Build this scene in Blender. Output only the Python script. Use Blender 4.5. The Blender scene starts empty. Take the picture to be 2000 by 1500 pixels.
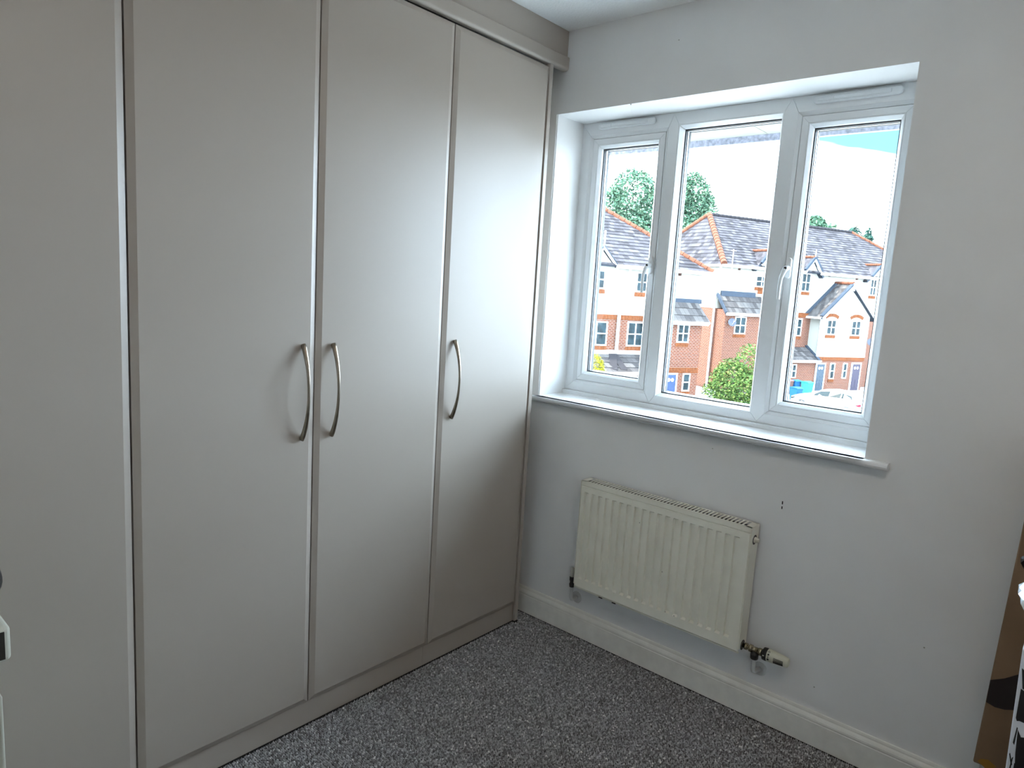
import bpy, bmesh, math, random
from mathutils import Vector, Matrix
random.seed(7)
scn = bpy.context.scene
col = scn.collection
PI = math.pi
# ------------------------------------------------------------------ camera
CAM = Vector((1.7194, -2.2254, 1.4094)); F = 1328.83
YAW, PITCH, ROLL = (math.radians(a) for a in (40.6331, -8.1783, 3.5162))
FWD = Vector((-math.sin(YAW)*math.cos(PITCH), math.cos(YAW)*math.cos(PITCH), math.sin(PITCH)))
_r = Vector((math.cos(YAW), math.sin(YAW), 0)); _u = _r.cross(FWD)
RGT = _r*math.cos(ROLL)+_u*math.sin(ROLL); UPV = -_r*math.sin(ROLL)+_u*math.cos(ROLL)
cd = bpy.data.cameras.new('camera'); cam = bpy.data.objects.new('camera', cd); col.objects.link(cam)
m = Matrix((RGT, UPV, -FWD)).transposed().to_4x4(); m.translation = CAM; cam.matrix_world = m
cd.sensor_fit = 'HORIZONTAL'; cd.sensor_width = 36; cd.lens = F/2000*36; cd.clip_start = .02; cd.clip_end = 800
scn.camera = cam
def ray(px, py): return FWD+RGT*((px-1000)/F)-UPV*((py-750)/F)
def hit(px, py, p0, n):
    d = ray(px, py); return CAM+d*((p0-CAM).dot(n)/d.dot(n))
def at_depth(px, py, depth): return CAM+ray(px, py)*depth
def onz(px, py, z): return hit(px, py, Vector((0, 0, z)), Vector((0, 0, 1)))
def ony(px, py, y): return hit(px, py, Vector((0, y, 0)), Vector((0, 1, 0)))
# ------------------------------------------------------------------ view, sky, sun
vs = scn.view_settings
vs.view_transform = 'Standard'; vs.look = 'None'; vs.gamma = 1; vs.use_curve_mapping = False; vs.exposure = 1.58
SKY = 10.5
w = bpy.data.worlds.new('sky'); scn.world = w; w.use_nodes = True
nt = w.node_tree; nt.nodes.clear()
wo = nt.nodes.new('ShaderNodeOutputWorld'); wb = nt.nodes.new('ShaderNodeBackground'); tc = nt.nodes.new('ShaderNodeTexCoord')
mp = nt.nodes.new('ShaderNodeMapping'); mp.inputs['Location'].default_value = (-5.48197, -2.23782, -7.22792); mp.inputs['Scale'].default_value = (1, 1, 5.0)
no = nt.nodes.new('ShaderNodeTexNoise'); no.inputs['Scale'].default_value = 1.3; no.inputs['Detail'].default_value = 5; no.inputs['Roughness'].default_value = .5
cr = nt.nodes.new('ShaderNodeValToRGB')
cr.color_ramp.elements[0].position = .40; cr.color_ramp.elements[0].color = (.018, .048, .07, 1)
cr.color_ramp.elements[1].position = .47; cr.color_ramp.elements[1].color = (.74, .91, 1.10, 1)
nt.links.new(tc.outputs['Generated'], mp.inputs['Vector']); nt.links.new(mp.outputs['Vector'], no.inputs['Vector'])
nt.links.new(no.outputs['Fac'], cr.inputs['Fac']); nt.links.new(cr.outputs['Color'], wb.inputs['Color'])
wb.inputs['Strength'].default_value = SKY; nt.links.new(wb.outputs[0], wo.inputs[0])
sd = bpy.data.lights.new('sun', 'SUN'); sd.energy = 9; sd.angle = .02; sd.color = (1, .93, .82)
sun = bpy.data.objects.new('sun', sd); col.objects.link(sun)
sun.rotation_euler = Vector((.62, .78, -1.25)).to_track_quat('-Z', 'Y').to_euler()
# ------------------------------------------------------------------ materials
MATS = {}
def mat(name, color, rough=.6, metal=0, spec=.5, noise=None, bump=None, coat=0, trans=0, alpha=1):
    """noise = (scale, amount, detail); bump = (scale, strength, distance)"""
    if name in MATS: return MATS[name]
    M = bpy.data.materials.new(name); M.use_nodes = True; t = M.node_tree; b = t.nodes['Principled BSDF']
    b.inputs['Base Color'].default_value = (*color, 1); b.inputs['Roughness'].default_value = rough; b.inputs['Metallic'].default_value = metal
    b.inputs['Specular IOR Level'].default_value = spec; b.inputs['Coat Weight'].default_value = coat
    b.inputs['Transmission Weight'].default_value = trans; b.inputs['Alpha'].default_value = alpha
    c = t.nodes.new('ShaderNodeTexCoord')
    if noise:
        n = t.nodes.new('ShaderNodeTexNoise'); n.inputs['Scale'].default_value = noise[0]; n.inputs['Detail'].default_value = noise[2] if len(noise) > 2 else 3
        r = t.nodes.new('ShaderNodeValToRGB'); a = noise[1]
        r.color_ramp.elements[0].position = .3; r.color_ramp.elements[1].position = .7
        r.color_ramp.elements[0].color = tuple(x*(1-a) for x in color)+(1,); r.color_ramp.elements[1].color = tuple(min(1, x*(1+a)) for x in color)+(1,)
        t.links.new(c.outputs['Object'], n.inputs['Vector']); t.links.new(n.outputs['Fac'], r.inputs['Fac']); t.links.new(r.outputs['Color'], b.inputs['Base Color'])
    if bump:
        n = t.nodes.new('ShaderNodeTexNoise'); n.inputs['Scale'].default_value = bump[0]; n.inputs['Detail'].default_value = 4
        k = t.nodes.new('ShaderNodeBump'); k.inputs['Strength'].default_value = bump[1]; k.inputs['Distance'].default_value = bump[2]
        t.links.new(c.outputs['Object'], n.inputs['Vector']); t.links.new(n.outputs['Fac'], k.inputs['Height']); t.links.new(k.outputs['Normal'], b.inputs['Normal'])
    MATS[name] = M; return M
def attr_mat(name, stops, rough=.8, spec=.05):
    """colour from the per-piece random attribute 'v'"""
    M = bpy.data.materials.new(name); M.use_nodes = True; t = M.node_tree; b = t.nodes['Principled BSDF']
    a = t.nodes.new('ShaderNodeAttribute'); a.attribute_name = 'v'; r = t.nodes.new('ShaderNodeValToRGB')
    el = r.color_ramp.elements
    while len(el) < len(stops): el.new(.5)
    for e, (p, c) in zip(el, stops): e.position = p; e.color = (*c, 1)
    t.links.new(a.outputs['Fac'], r.inputs['Fac']); t.links.new(r.outputs['Color'], b.inputs['Base Color'])
    b.inputs['Roughness'].default_value = rough; b.inputs['Specular IOR Level'].default_value = spec
    MATS[name] = M; return M
def brick_mat(name, c1, c2, mortar):
    M = bpy.data.materials.new(name); M.use_nodes = True; t = M.node_tree; b = t.nodes['Principled BSDF']
    c = t.nodes.new('ShaderNodeTexCoord'); s = t.nodes.new('ShaderNodeSeparateXYZ'); a = t.nodes.new('ShaderNodeMath'); a.operation = 'ADD'
    k = t.nodes.new('ShaderNodeCombineXYZ'); br = t.nodes.new('ShaderNodeTexBrick')
    t.links.new(c.outputs['Object'], s.inputs[0]); t.links.new(s.outputs['X'], a.inputs[0]); t.links.new(s.outputs['Y'], a.inputs[1])
    t.links.new(a.outputs[0], k.inputs['X']); t.links.new(s.outputs['Z'], k.inputs['Y']); t.links.new(k.outputs[0], br.inputs['Vector'])
    br.inputs['Color1'].default_value = (*c1, 1); br.inputs['Color2'].default_value = (*c2, 1); br.inputs['Mortar'].default_value = (*mortar, 1)
    br.inputs['Scale'].default_value = 1; br.inputs['Brick Width'].default_value = .25; br.inputs['Row Height'].default_value = .1
    br.inputs['Mortar Size'].default_value = .017; br.inputs['Mortar Smooth'].default_value = .2
    t.links.new(br.outputs['Color'], b.inputs['Base Color']); b.inputs['Roughness'].default_value = .9; b.inputs['Specular IOR Level'].default_value = .04
    MATS[name] = M; return M
wall_m = mat('wall_paint', (.87, .87, .865), .75, spec=.25, noise=(3, .025), bump=(260, .12, .0012))
ceil_m = mat('ceiling_texture', (.95, .95, .94), .9, spec=.2, bump=(120, .6, .006))
skirt_m = mat('skirting_gloss', (.87, .855, .80), .35, noise=(25, .05))
ward_m = mat('wardrobe_laminate', (.43, .38, .33), .38, spec=.45, bump=(400, .04, .0005))
ward_d = mat('wardrobe_inside', (.10, .09, .08), .8)
upvc = mat('white_upvc', (.80, .82, .83), .28, spec=.5)
sill_m = mat('sill_gloss', (.90, .905, .905), .22)
rubber = mat('black_gasket', (.01, .01, .012), .5)
spacer = mat('glazing_spacer', (.62, .64, .66), .4, metal=.3)
bronze = mat('antique_nickel', (.30, .255, .20), .3, metal=1, noise=(60, .12))
rad_m = mat('radiator_enamel', (.90, .88, .77), .38, noise=(14, .03))
rad_d = mat('radiator_inside', (.02, .019, .017), .8)
nickel = mat('nickel_brass', (.42, .37, .26), .25, metal=1)
blackp = mat('black_plastic', (.012, .012, .013), .4)
capm = mat('grey_plastic_cap', (.42, .41, .36), .5)
trvm = mat('cream_plastic', (.66, .65, .53), .4)
pipe_m = mat('white_pipe', (.66, .67, .66), .4)
clearp = mat('clear_plastic', (.85, .87, .87), .12, alpha=.17)
render_m = mat('white_render', (.2160, .2070, .1800), .95, spec=.08, noise=(1.2, .06))
wfr = mat('white_frame_outside', (.5, .51, .52), .5)
paneM = mat('house_window_glass', (.0100, .0175, .0210), .3, spec=.08, noise=(2.5, .7))
lead_m = mat('lead_flashing', (.0189, .0252, .0357), .6, spec=.08, noise=(6, .25))
ridge_m = mat('terracotta_ridge', (.0776, .0288, .0167), .85, spec=.08, noise=(4, .25))
brick_m = brick_mat('orange_brick', (.0871, .0213, .0081), (.0629, .0153, .0069), (.1209, .0927, .0766))
brickd_m = brick_mat('red_brick', (.0365, .0116, .0077), (.0280, .0095, .0073), (.0515, .0386, .0343))
soldier_m = mat('soldier_brick', (.0946, .0308, .0118), .9, spec=.08, noise=(9, .3))
tile_m = attr_mat('roof_tile', [(0, (.0178, .0161, .0178)), (.5, (.0344, .0315, .0355)), (1, (.0504, .0462, .0504))], .9)
tile2_m = attr_mat('mossy_roof_tile', [(0, (.0235, .0209, .0209)), (.6, (.0432, .0389, .0382)), (1, (.0616, .0555, .0524))], .9)
soffit_m = mat('cream_soffit', (.1716, .1650, .1364), .5, spec=.08)
gut_m = mat('grey_gutter', (.22, .22, .26), .6, spec=.08, noise=(60, .4))
tarmac = mat('pale_tarmac', (.24, .232, .22), .95, spec=.08, noise=(.6, .12))
carpet_m = attr_mat('carpet_loop', [(0, (.17, .168, .168)), (.55, (.45, .448, .455)), (.86, (.66, .66, .665)), (1, (.9, .89, .86))], .95, .1)
carpet_b = mat('carpet_backing', (.03, .03, .03), 1, spec=.1)
def glass_mat():
    M = bpy.data.materials.new('window_glass'); M.use_nodes = True; t = M.node_tree; t.nodes.clear()
    o = t.nodes.new('ShaderNodeOutputMaterial'); tr = t.nodes.new('ShaderNodeBsdfTransparent'); g = t.nodes.new('ShaderNodeBsdfGlossy'); d = t.nodes.new('ShaderNodeBsdfDiffuse')
    tr.inputs['Color'].default_value = (.955, .975, .97, 1); g.inputs['Roughness'].default_value = .02; d.inputs['Color'].default_value = (.8, .8, .78, 1)
    lw = t.nodes.new('ShaderNodeLayerWeight'); lw.inputs['Blend'].default_value = .5
    pw_ = t.nodes.new('ShaderNodeMath'); pw_.operation = 'POWER'; pw_.inputs[1].default_value = 5; t.links.new(lw.outputs['Facing'], pw_.inputs[0])
    fr = t.nodes.new('ShaderNodeMath'); fr.operation = 'MULTIPLY_ADD'; fr.inputs[1].default_value = .6; fr.inputs[2].default_value = .03; t.links.new(pw_.outputs[0], fr.inputs[0])
    m1 = t.nodes.new('ShaderNodeMixShader'); m2 = t.nodes.new('ShaderNodeMixShader')
    c = t.nodes.new('ShaderNodeTexCoord'); n = t.nodes.new('ShaderNodeTexNoise'); n.inputs['Scale'].default_value = 420; n.inputs['Detail'].default_value = 2
    r = t.nodes.new('ShaderNodeMapRange'); r.inputs['From Min'].default_value = .5; r.inputs['From Max'].default_value = .75; r.inputs['To Min'].default_value = .0; r.inputs['To Max'].default_value = .022
    t.links.new(c.outputs['Object'], n.inputs['Vector']); t.links.new(n.outputs['Fac'], r.inputs['Value'])
    t.links.new(fr.outputs[0], m1.inputs[0]); t.links.new(tr.outputs[0], m1.inputs[1]); t.links.new(g.outputs[0], m1.inputs[2])
    t.links.new(r.outputs[0], m2.inputs[0]); t.links.new(m1.outputs[0], m2.inputs[1]); t.links.new(d.outputs[0], m2.inputs[2]); t.links.new(m2.outputs[0], o.inputs[0])
    return M
glass_m = glass_mat()
# ------------------------------------------------------------------ mesh helpers
class MB:
    def __init__(s): s.v = []; s.f = []; s.a = []; s.sm = []
    def add(s, vs, fs, val=None, smooth=False):
        o = len(s.v); s.v += [tuple(p) for p in vs]; s.f += [tuple(i+o for i in f) for f in fs]
        s.sm += [smooth]*len(fs)
        s.a += [0 if val is None else val]*len(vs); return s
    def box(s, x0, x1, y0, y1, z0, z1, val=None):
        return s.add([(x, y, z) for x in (x0, x1) for y in (y0, y1) for z in (z0, z1)],
                     [(0, 1, 3, 2), (4, 6, 7, 5), (0, 4, 5, 1), (2, 3, 7, 6), (0, 2, 6, 4), (1, 5, 7, 3)], val)
    def prism(s, poly, vec, val=None):
        """flat polygon (3D points) extruded by vec"""
        n = len(poly); P = [Vector(p) for p in poly]; v = Vector(vec)
        s.add(P+[p+v for p in P], [tuple(range(n-1, -1, -1)), tuple(range(n, 2*n))]+[(i, (i+1) % n, n+(i+1) % n, n+i) for i in range(n)], val); return s
    def bar(s, a, b, wd, ht, up=(0, 0, 1)):
        a, b = Vector(a), Vector(b); d = (b-a).normalized(); sd = d.cross(Vector(up))
        if sd.length < 1e-4: sd = d.cross(Vector((1, 0, 0)))
        sd.normalize(); u = sd.cross(d); p = [sd*x*wd/2+u*y*ht/2 for x, y in ((-1, -1), (1, -1), (1, 1), (-1, 1))]
        return s.prism([a+q for q in p], b-a)
    def tube(s, pts, rad, n=12, caps=True, smooth=True):
        pts = [Vector(p) for p in pts]; R = rad if isinstance(rad, (list, tuple)) else [rad]*len(pts)
        rings = []; ref = None
        for i, p in enumerate(pts):
            d = (pts[min(i+1, len(pts)-1)]-pts[max(i-1, 0)]).normalized()
            if ref is None: ref = d.cross(Vector((0, 0, 1)) if abs(d.z) < .9 else Vector((1, 0, 0))).normalized()
            ref = (ref-d*ref.dot(d)).normalized(); b = d.cross(ref)
            rings.append([p+ref*math.cos(2*PI*k/n)*R[i]+b*math.sin(2*PI*k/n)*R[i] for k in range(n)])
        vs = [v for r in rings for v in r]; m = len(pts)
        fs = [(i*n+k, i*n+(k+1) % n, (i+1)*n+(k+1) % n, (i+1)*n+k) for i in range(m-1) for k in range(n)]
        s.add(vs, fs, smooth=smooth)
        if caps: s.add(rings[0], [tuple(range(n-1, -1, -1))]); s.add(rings[-1], [tuple(range(n))])
        return s
    def lathe(s, prof, o, axis, n=24):
        """prof: list of (distance along axis, radius)"""
        o = Vector(o); ax = Vector(axis).normalized()
        return s.tube([o+ax*a for a, r in prof], [max(r, 1e-5) for a, r in prof], n) if False else s._lathe(prof, o, ax, n)
    def _lathe(s, prof, o, ax, n):
        e = ax.cross(Vector((0, 0, 1)) if abs(ax.z) < .9 else Vector((1, 0, 0))).normalized(); g = ax.cross(e)
        vs = [o+ax*a+(e*math.cos(2*PI*k/n)+g*math.sin(2*PI*k/n))*max(r, 1e-5) for a, r in prof for k in range(n)]
        fs = [(i*n+k, i*n+(k+1) % n, (i+1)*n+(k+1) % n, (i+1)*n+k) for i in range(len(prof)-1) for k in range(n)]
        s.add(vs, fs, smooth=True)
        for i, fl in ((0, True), (len(prof)-1, False)):
            if prof[i][1] > 1e-4:
                idx = list(range(n)); s.add(vs[i*n:(i+1)*n], [tuple(idx[::-1] if fl else idx)])
        return s
    def build(s, name, m, parent=None, loc=None, rotz=0, bevel=0, seg=2):
        me = bpy.data.meshes.new(name); me.from_pydata(s.v, [], s.f)
        if any(s.a):
            at = me.attributes.new('v', 'FLOAT', 'POINT'); at.data.foreach_set('value', [float(x) for x in s.a])
        me.polygons.foreach_set('use_smooth', s.sm); me.update()
        bm = bmesh.new(); bm.from_mesh(me); bmesh.ops.recalc_face_normals(bm, faces=bm.faces)
        if bevel: bmesh.ops.bevel(bm, geom=[e for e in bm.edges if len(e.link_faces) == 2 and e.calc_face_angle(0) > .5], offset=bevel, segments=seg, profile=.5, affect='EDGES', clamp_overlap=True)
        bm.to_mesh(me); bm.free()
        o = bpy.data.objects.new(name, me); col.objects.link(o)
        if m: me.materials.append(m)
        if parent: o.parent = parent
        if loc is not None: o.location = loc
        o.rotation_euler[2] = rotz
        return o
def tag(o, label, cat=None, group=None):
    o['label'] = label
    if cat: o['category'] = cat
    if group: o['group'] = group
    return o
def thing(name, label, cat, loc=(0, 0, 0), rotz=0, group=None):
    o = bpy.data.objects.new(name, None); col.objects.link(o); o.location = loc; o.rotation_euler[2] = rotz; o.empty_display_size = .1
    return tag(o, label, cat, group)
def struct(o, label=None):
    o['kind'] = 'structure'
    if label: o['label'] = label
    return o
def stuff(o): o['kind'] = 'stuff'; return o
def copy_tree(o, parent=None):
    c = o.copy(); col.objects.link(c); c.parent = parent
    for ch in list(o.children): copy_tree(ch, c)
    return c
# ------------------------------------------------------------------ room shell
H = 2.4; XR = 2.3; YB = -2.9; XL = -.6
WL, WR, WT, WS = -.042, 1.2276, 2.0946, .9615
struct(MB().box(XL-.2, XR+.2, YB-.2, .0, -.25, -.006).build('floor', carpet_b), 'dark grey loop pile carpet floor')
struct(MB().box(XL-.2, XR+.2, YB-.2, .32, H, H+.25).build('ceiling', ceil_m), 'white stippled plaster ceiling')
wall = struct(MB().box(XL-.2, WL, 0, .30, -.25, H).box(WR, XR+.2, 0, .30, -.25, H).box(WL, WR, 0, .30, WT, H).box(WL, WR, 0, .30, -.25, WS-.022).build('wall_window', wall_m), 'pale grey painted window wall')
struct(MB().box(XL-.2, XL, YB-.2, 0, -.25, H).build('wall_left', wall_m), 'painted wall behind the wardrobe')
struct(MB().box(XR, XR+.2, YB-.2, 0, -.25, H).build('wall_right', wall_m), 'painted right wall')
struct(MB().box(XL, XR, YB-.2, YB, -.25, H).build('wall_back', wall_m), 'painted back wall')
for (a, b) in (((1528.5, 979), (1528, 985)), ((1527.5, 989), (1527, 994))):
    MB().bar(ony(*a, -.0005), ony(*b, -.0005), .0035, .001, (0, 1, 0)).build('scuff_mark', blackp, wall)
for a in ((1326, 78), (1232, 204), (1392, 876), (1590, 1342), (1805, 1265)):
    p = ony(*a, -.0004); MB().lathe([(0, .0025), (.0008, .002)], (p.x, 0, p.z), (0, -1, 0), 7).build('scuff_mark', capm, wall)
# skirting board: stepped ogee profile
def skirting(name, a, b, n, label):
    prof = [(0, 0), (.018, 0), (.018, .078), (.0165, .080), (.0165, .083), (.0185, .0855), (.0175, .091), (.0135, .0965), (.009, .101), (.0085, .106), (.007, .1105), (0, .1108)]
    a, b, n = Vector(a), Vector(b), Vector(n); mb = MB()
    mb.prism([a+n*d+Vector((0, 0, z)) for d, z in prof], b-a); return struct(mb.build(name, skirt_m), label)
skirting('baseboard_window', (XL+.001, 0, 0), (XR, 0, 0), (0, -1, 0), 'cream moulded skirting board under the window wall')
skirting('baseboard_right', (XR, -.019, 0), (XR, YB, 0), (-1, 0, 0), 'cream skirting board on the right wall')
# unseen fill light, added on the ceiling to brighten the room
def emis(name, c, st):
    M = bpy.data.materials.new(name); M.use_nodes = True; b = M.node_tree.nodes['Principled BSDF']; b.inputs['Base Color'].default_value = (*c, 1)
    b.inputs['Emission Color'].default_value = (*c, 1); b.inputs['Emission Strength'].default_value = st; return M
LX, LY = 1.75, -1.45
cl = thing('fill_light', 'round white fill light added out of view', 'fill light', (LX, LY, H-.002))
MB().lathe([(0, .19), (.02, .19), (.03, .17)], (0, 0, 0), (0, 0, -1), 32).build('base', upvc, cl)
MB().lathe([(.03, .165), (.055, .15), (.075, .10), (.082, .03), (.083, 0)], (0, 0, 0), (0, 0, -1), 32).build('diffuser', emis('fill_diffuser', (1, .83, .66), 6), cl)
# carpet loops: real little loops, uncountable
mb = MB(); P = .0062; rows = int(1.95/P)
for j in range(rows):
    y = -.02-j*P*1.0
    x0, x1 = (-.5 if y > -.086 else (.006 if y > -.117 else -.0075)), 1.75
    if y < -1.45: x1 = 1.6
    n = int((x1-x0)/P)
    for i in range(n):
        x = x0+(i+.5*(j % 2))*P+random.uniform(-.0011, .0011); yy = y+random.uniform(-.0011, .0011)
        a = random.uniform(-.5, .5)+(.75 if (i+j) % 2 else -.75); ca, sa = math.cos(a), math.sin(a); l, b = .0042, .0026; h = random.uniform(.0035, .0062)
        q = random.random(); q = q*.75 if q < .955 else (.8+random.random()*.2)
        vv = [(x+ca*l, yy+sa*l, -.006), (x-sa*b, yy+ca*b, -.006), (x-ca*l, yy-sa*l, -.006), (x+sa*b, yy-ca*b, -.006), (x+ca*l*.45, yy+sa*l*.45, -.006+h), (x-ca*l*.45, yy-sa*l*.45, -.006+h)]
        mb.add(vv, [(0, 1, 4), (1, 2, 5), (1, 5, 4), (2, 3, 5), (3, 0, 4), (3, 4, 5)], q, True)
me = bpy.data.meshes.new('carpet_pile'); me.from_pydata(mb.v, [], mb.f)
at = me.attributes.new('v', 'FLOAT', 'POINT'); at.data.foreach_set('value', mb.a); me.polygons.foreach_set('use_smooth', mb.sm); me.materials.append(carpet_m)
o = bpy.data.objects.new('carpet_pile', me); col.objects.link(o); stuff(tag(o, 'dark grey speckled loop pile of the carpet', 'carpet'))
# ------------------------------------------------------------------ fitted wardrobe
ward = thing('fitted_wardrobe', 'tall cream fitted wardrobe with flat doors and bow handles beside the window', 'wardrobe', (-.3, -1.3, 0))
def wpart(mb, name, m, parent=None, **k):
    o = mb.build(name, m, **k)
    o.parent = parent or ward
    o.matrix_parent_inverse = Matrix.Translation((.3, 1.3, 0))
    return o
ZB, ZT = .0796, 2.2404
YE = [-2.607, -2.107, -1.6066, -1.1058, -.6054, -.1113]
wpart(MB().box(-.59, -.05, -2.62, -.118, .0, 2.245), 'carcass', ward_d)
for i, (a, b) in enumerate(zip(YE[:-1], YE[1:])):
    g = .0022; a += g; b -= g; c, d = .017, .007
    out = [(a, ZB), (b, ZB), (b, ZT), (a, ZT)]; inn = [(a+c, ZB+c), (b-c, ZB+c), (b-c, ZT-c), (a+c, ZT-c)]
    vs = [(-.022, y, z) for y, z in out]+[(-d, y, z) for y, z in out]+[(0, y, z) for y, z in inn]
    fs = [(3, 2, 1, 0), (8, 9, 10, 11)]+[(k, (k+1) % 4, 4+(k+1) % 4, 4+k) for k in range(4)]+[(4+k, 4+(k+1) % 4, 8+(k+1) % 4, 8+k) for k in range(4)]
    door = MB().add(vs, fs).build('door', ward_m); door.parent = ward; door.matrix_parent_inverse = Matrix.Translation((.3, 1.3, 0))
    hy = b-.042 if i in (0, 2) else a+.054
    hb = MB(); n = 28; L = .139; ring = []
    for k in range(n+1):
        t = -1+2*k/n; z = 1.0695+L*t; x = .0325*(1-abs(t)**2.2)+.005
        wdt = .0043+.0036*abs(t)**1.6; th = .0042+.0040*abs(t)**2.5
        if abs(t) > .97: x = .0045; wdt *= .8
        tz = -L/1; dx = -.0315*2.2*abs(t)**1.2*(1 if t > 0 else -1)/L
        nx, nz = 1/math.hypot(1, dx), -dx/math.hypot(1, dx)
        ring.append([(x+nx*th*math.cos(q), hy+wdt*math.sin(q), z+nz*th*math.cos(q)) for q in [2*PI*j/12 for j in range(12)]])
    hb.add([p for r in ring for p in r], [(k*12+j, k*12+(j+1) % 12, (k+1)*12+(j+1) % 12, (k+1)*12+j) for k in range(n) for j in range(12)]+[tuple(range(12)), tuple(n*12+j for j in range(12))], smooth=True)
    for z in (1.0695-L+.004, 1.0695+L-.004):
        hb.tube([(0, hy, z), (.006, hy, z)], .0052, 10)
    hd = hb.build('handle', bronze); hd.parent = door; hd['label'] = 'brushed bronze nickel bow handle'
wpart(MB().box(-.05, -.012, -2.607, -.6215, 0, .076), 'plinth', ward_m)
wpart(MB().box(-.05, -.012, -.6205, -.1113, 0, .076), 'plinth', ward_m)
wpart(MB().box(-.59, -.001, -.1103, -.091, 0, 2.252), 'end_panel', ward_m, bevel=.001, seg=1)
pr = [(-.022, 2.252)]+[(.004-.012+.012*math.sin(t), 2.252+.012-.012*math.cos(t)) for t in [i*PI/2/6 for i in range(7)]]+[(.004, 2.299), (.002, 2.302), (-.022, 2.302)]
wpart(MB().prism([(x, -2.607, z) for x, z in pr], (0, 2.605, 0)), 'cornice', ward_m)
wpart(MB().box(-.03, -.007, -2.607, -.001, 2.302, H-.001), 'fascia', ward_m)
# ------------------------------------------------------------------ window
win = bpy.data.objects.new('window_1', None); col.objects.link(win); win.location = (.6, .2, 1.5); struct(win, 'white upvc casement window with three lights and two opening sashes')
WINV = Matrix.Translation((-.6, -.2, -1.5))
def wp(o, parent=None):
    o.parent = parent or win
    if not parent: o.matrix_parent_inverse = WINV
    return o
def frame4(x0, x1, z0, z1, prof, gap=.0004):
    """four mitred members; prof: list of (inset from outer edge, y)"""
    mb = MB(); C = [(x0, z0, 1, 1), (x1, z0, -1, 1), (x1, z1, -1, -1), (x0, z1, 1, -1)]
    for k in range(4):
        A, B = C[k], C[(k+1) % 4]; hor = k % 2 == 0; g = gap
        n = len(prof); vs = []
        for (px, pz, sx, sz), e in ((A, 1), (B, -1)):
            for ins, y in prof:
                x = px+sx*ins; z = pz+sz*ins
                if hor: x += e*g if k == 0 else -e*g
                else: z += e*g if k == 1 else -e*g
                vs.append((x, y, z))
        mb.add(vs, [(i, (i+1) % n, n+(i+1) % n, n+i) for i in range(n)]+[tuple(range(n)), tuple(range(2*n-1, n-1, -1))])
    return mb
FY = .18
X0, X1, Z0, Z1 = -.040, 1.238, .978, 2.0944
SA = (.0145, .3505); SM = (.404, .797); SC = (.857, 1.193); SZ = (1.0255, 2.031); MZ = (1.010, 2.049)
fb = MB()
def fbar(x0, x1, z0, z1): fb.box(x0, x1, FY, .25, z0, z1)
e = .0003
# frame members around the three lights (rails, stiles, mullions), each its own part with the bevelled inner edge
def member(name, poly):
    c = (sum(p[0] for p in poly)/len(poly), sum(p[1] for p in poly)/len(poly)); q = []
    for x, z in poly: q.append((x+(.0002 if x < c[0] else -.0002), FY, z+(.0002 if z < c[1] else -.0002)))
    return wp(MB().prism(q, (0, .07, 0)).build(name, upvc, bevel=.0009, seg=1))
la, lb, ra, rb = SA[0]-.011, SA[1]+.011, SC[0]-.011, SC[1]+.011; zb_, zt_ = SZ[0]-.011, SZ[1]+.011
m1x, m2x = (lb+SM[0])/2, (SM[1]+ra)/2; zm0, zm1 = Z0+.004, Z1-.004
member('frame_stile', [(X0, Z0), (la, zb_), (la, zt_), (X0, Z1)]); member('frame_stile', [(X1, Z0), (X1, Z1), (rb, zt_), (rb, zb_)])
member('mullion', [(m1x, zm0), (SM[0], MZ[0]), (SM[0], MZ[1]), (m1x, zm1), (lb, zt_), (lb, zb_)])
member('mullion', [(m2x, zm0), (ra, zb_), (ra, zt_), (m2x, zm1), (SM[1], MZ[1]), (SM[1], MZ[0])])
for xa, xb, a_, b_, za, zb2 in ((X0, m1x, la, lb, zb_, zt_), (m1x, m2x, SM[0], SM[1], MZ[0], MZ[1]), (m2x, X1, ra, rb, zb_, zt_)):
    l_ = [(xa, Z0)] if xa == X0 else [(xa, zm0), (xa, Z0)]; r_ = [(xb, Z0)] if xb == X1 else [(xb, Z0), (xb, zm0)]
    member('frame_rail', l_+r_+[(b_, za), (a_, za)])
    l_ = [(xa, Z1)] if xa == X0 else [(xa, zm1), (xa, Z1)]; r_ = [(xb, Z1)] if xb == X1 else [(xb, Z1), (xb, zm1)]
    member('frame_rail', l_+r_+[(b_, zb2), (a_, zb2)])
for s in (SA, SC):   # chamfered rebate around each opening light
    wp(frame4(s[0]-.011, s[1]+.011, SZ[0]-.011, SZ[1]+.011, [(0, FY), (.011, FY+.008), (.011, .25), (0, .25)]).build('frame_rebate', upvc))
GL = []
def gasket_stack(x0, x1, z0, z1, parent):
    wp(frame4(x0-.004, x1+.004, z0-.004, z1+.004, [(0, .2105), (.0075, .2105), (.0075, .2190), (0, .2190)], 0).build('gasket', rubber), parent)
    wp(frame4(x0-.004, x1+.004, z0-.004, z1+.004, [(0, .2230), (.009, .2230), (.009, .2330), (0, .2330)], 0).build('spacer_bar', spacer), parent)
    wp(frame4(x0-.004, x1+.004, z0-.004, z1+.004, [(0, .2335), (.010, .2335), (.010, .2455), (0, .2455)], 0).build('gasket', rubber), parent)
    p = wp(MB().box(x0-.003, x1+.003, .2195, .2225, z0-.003, z1+.003).build('pane', glass_m), parent)
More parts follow.
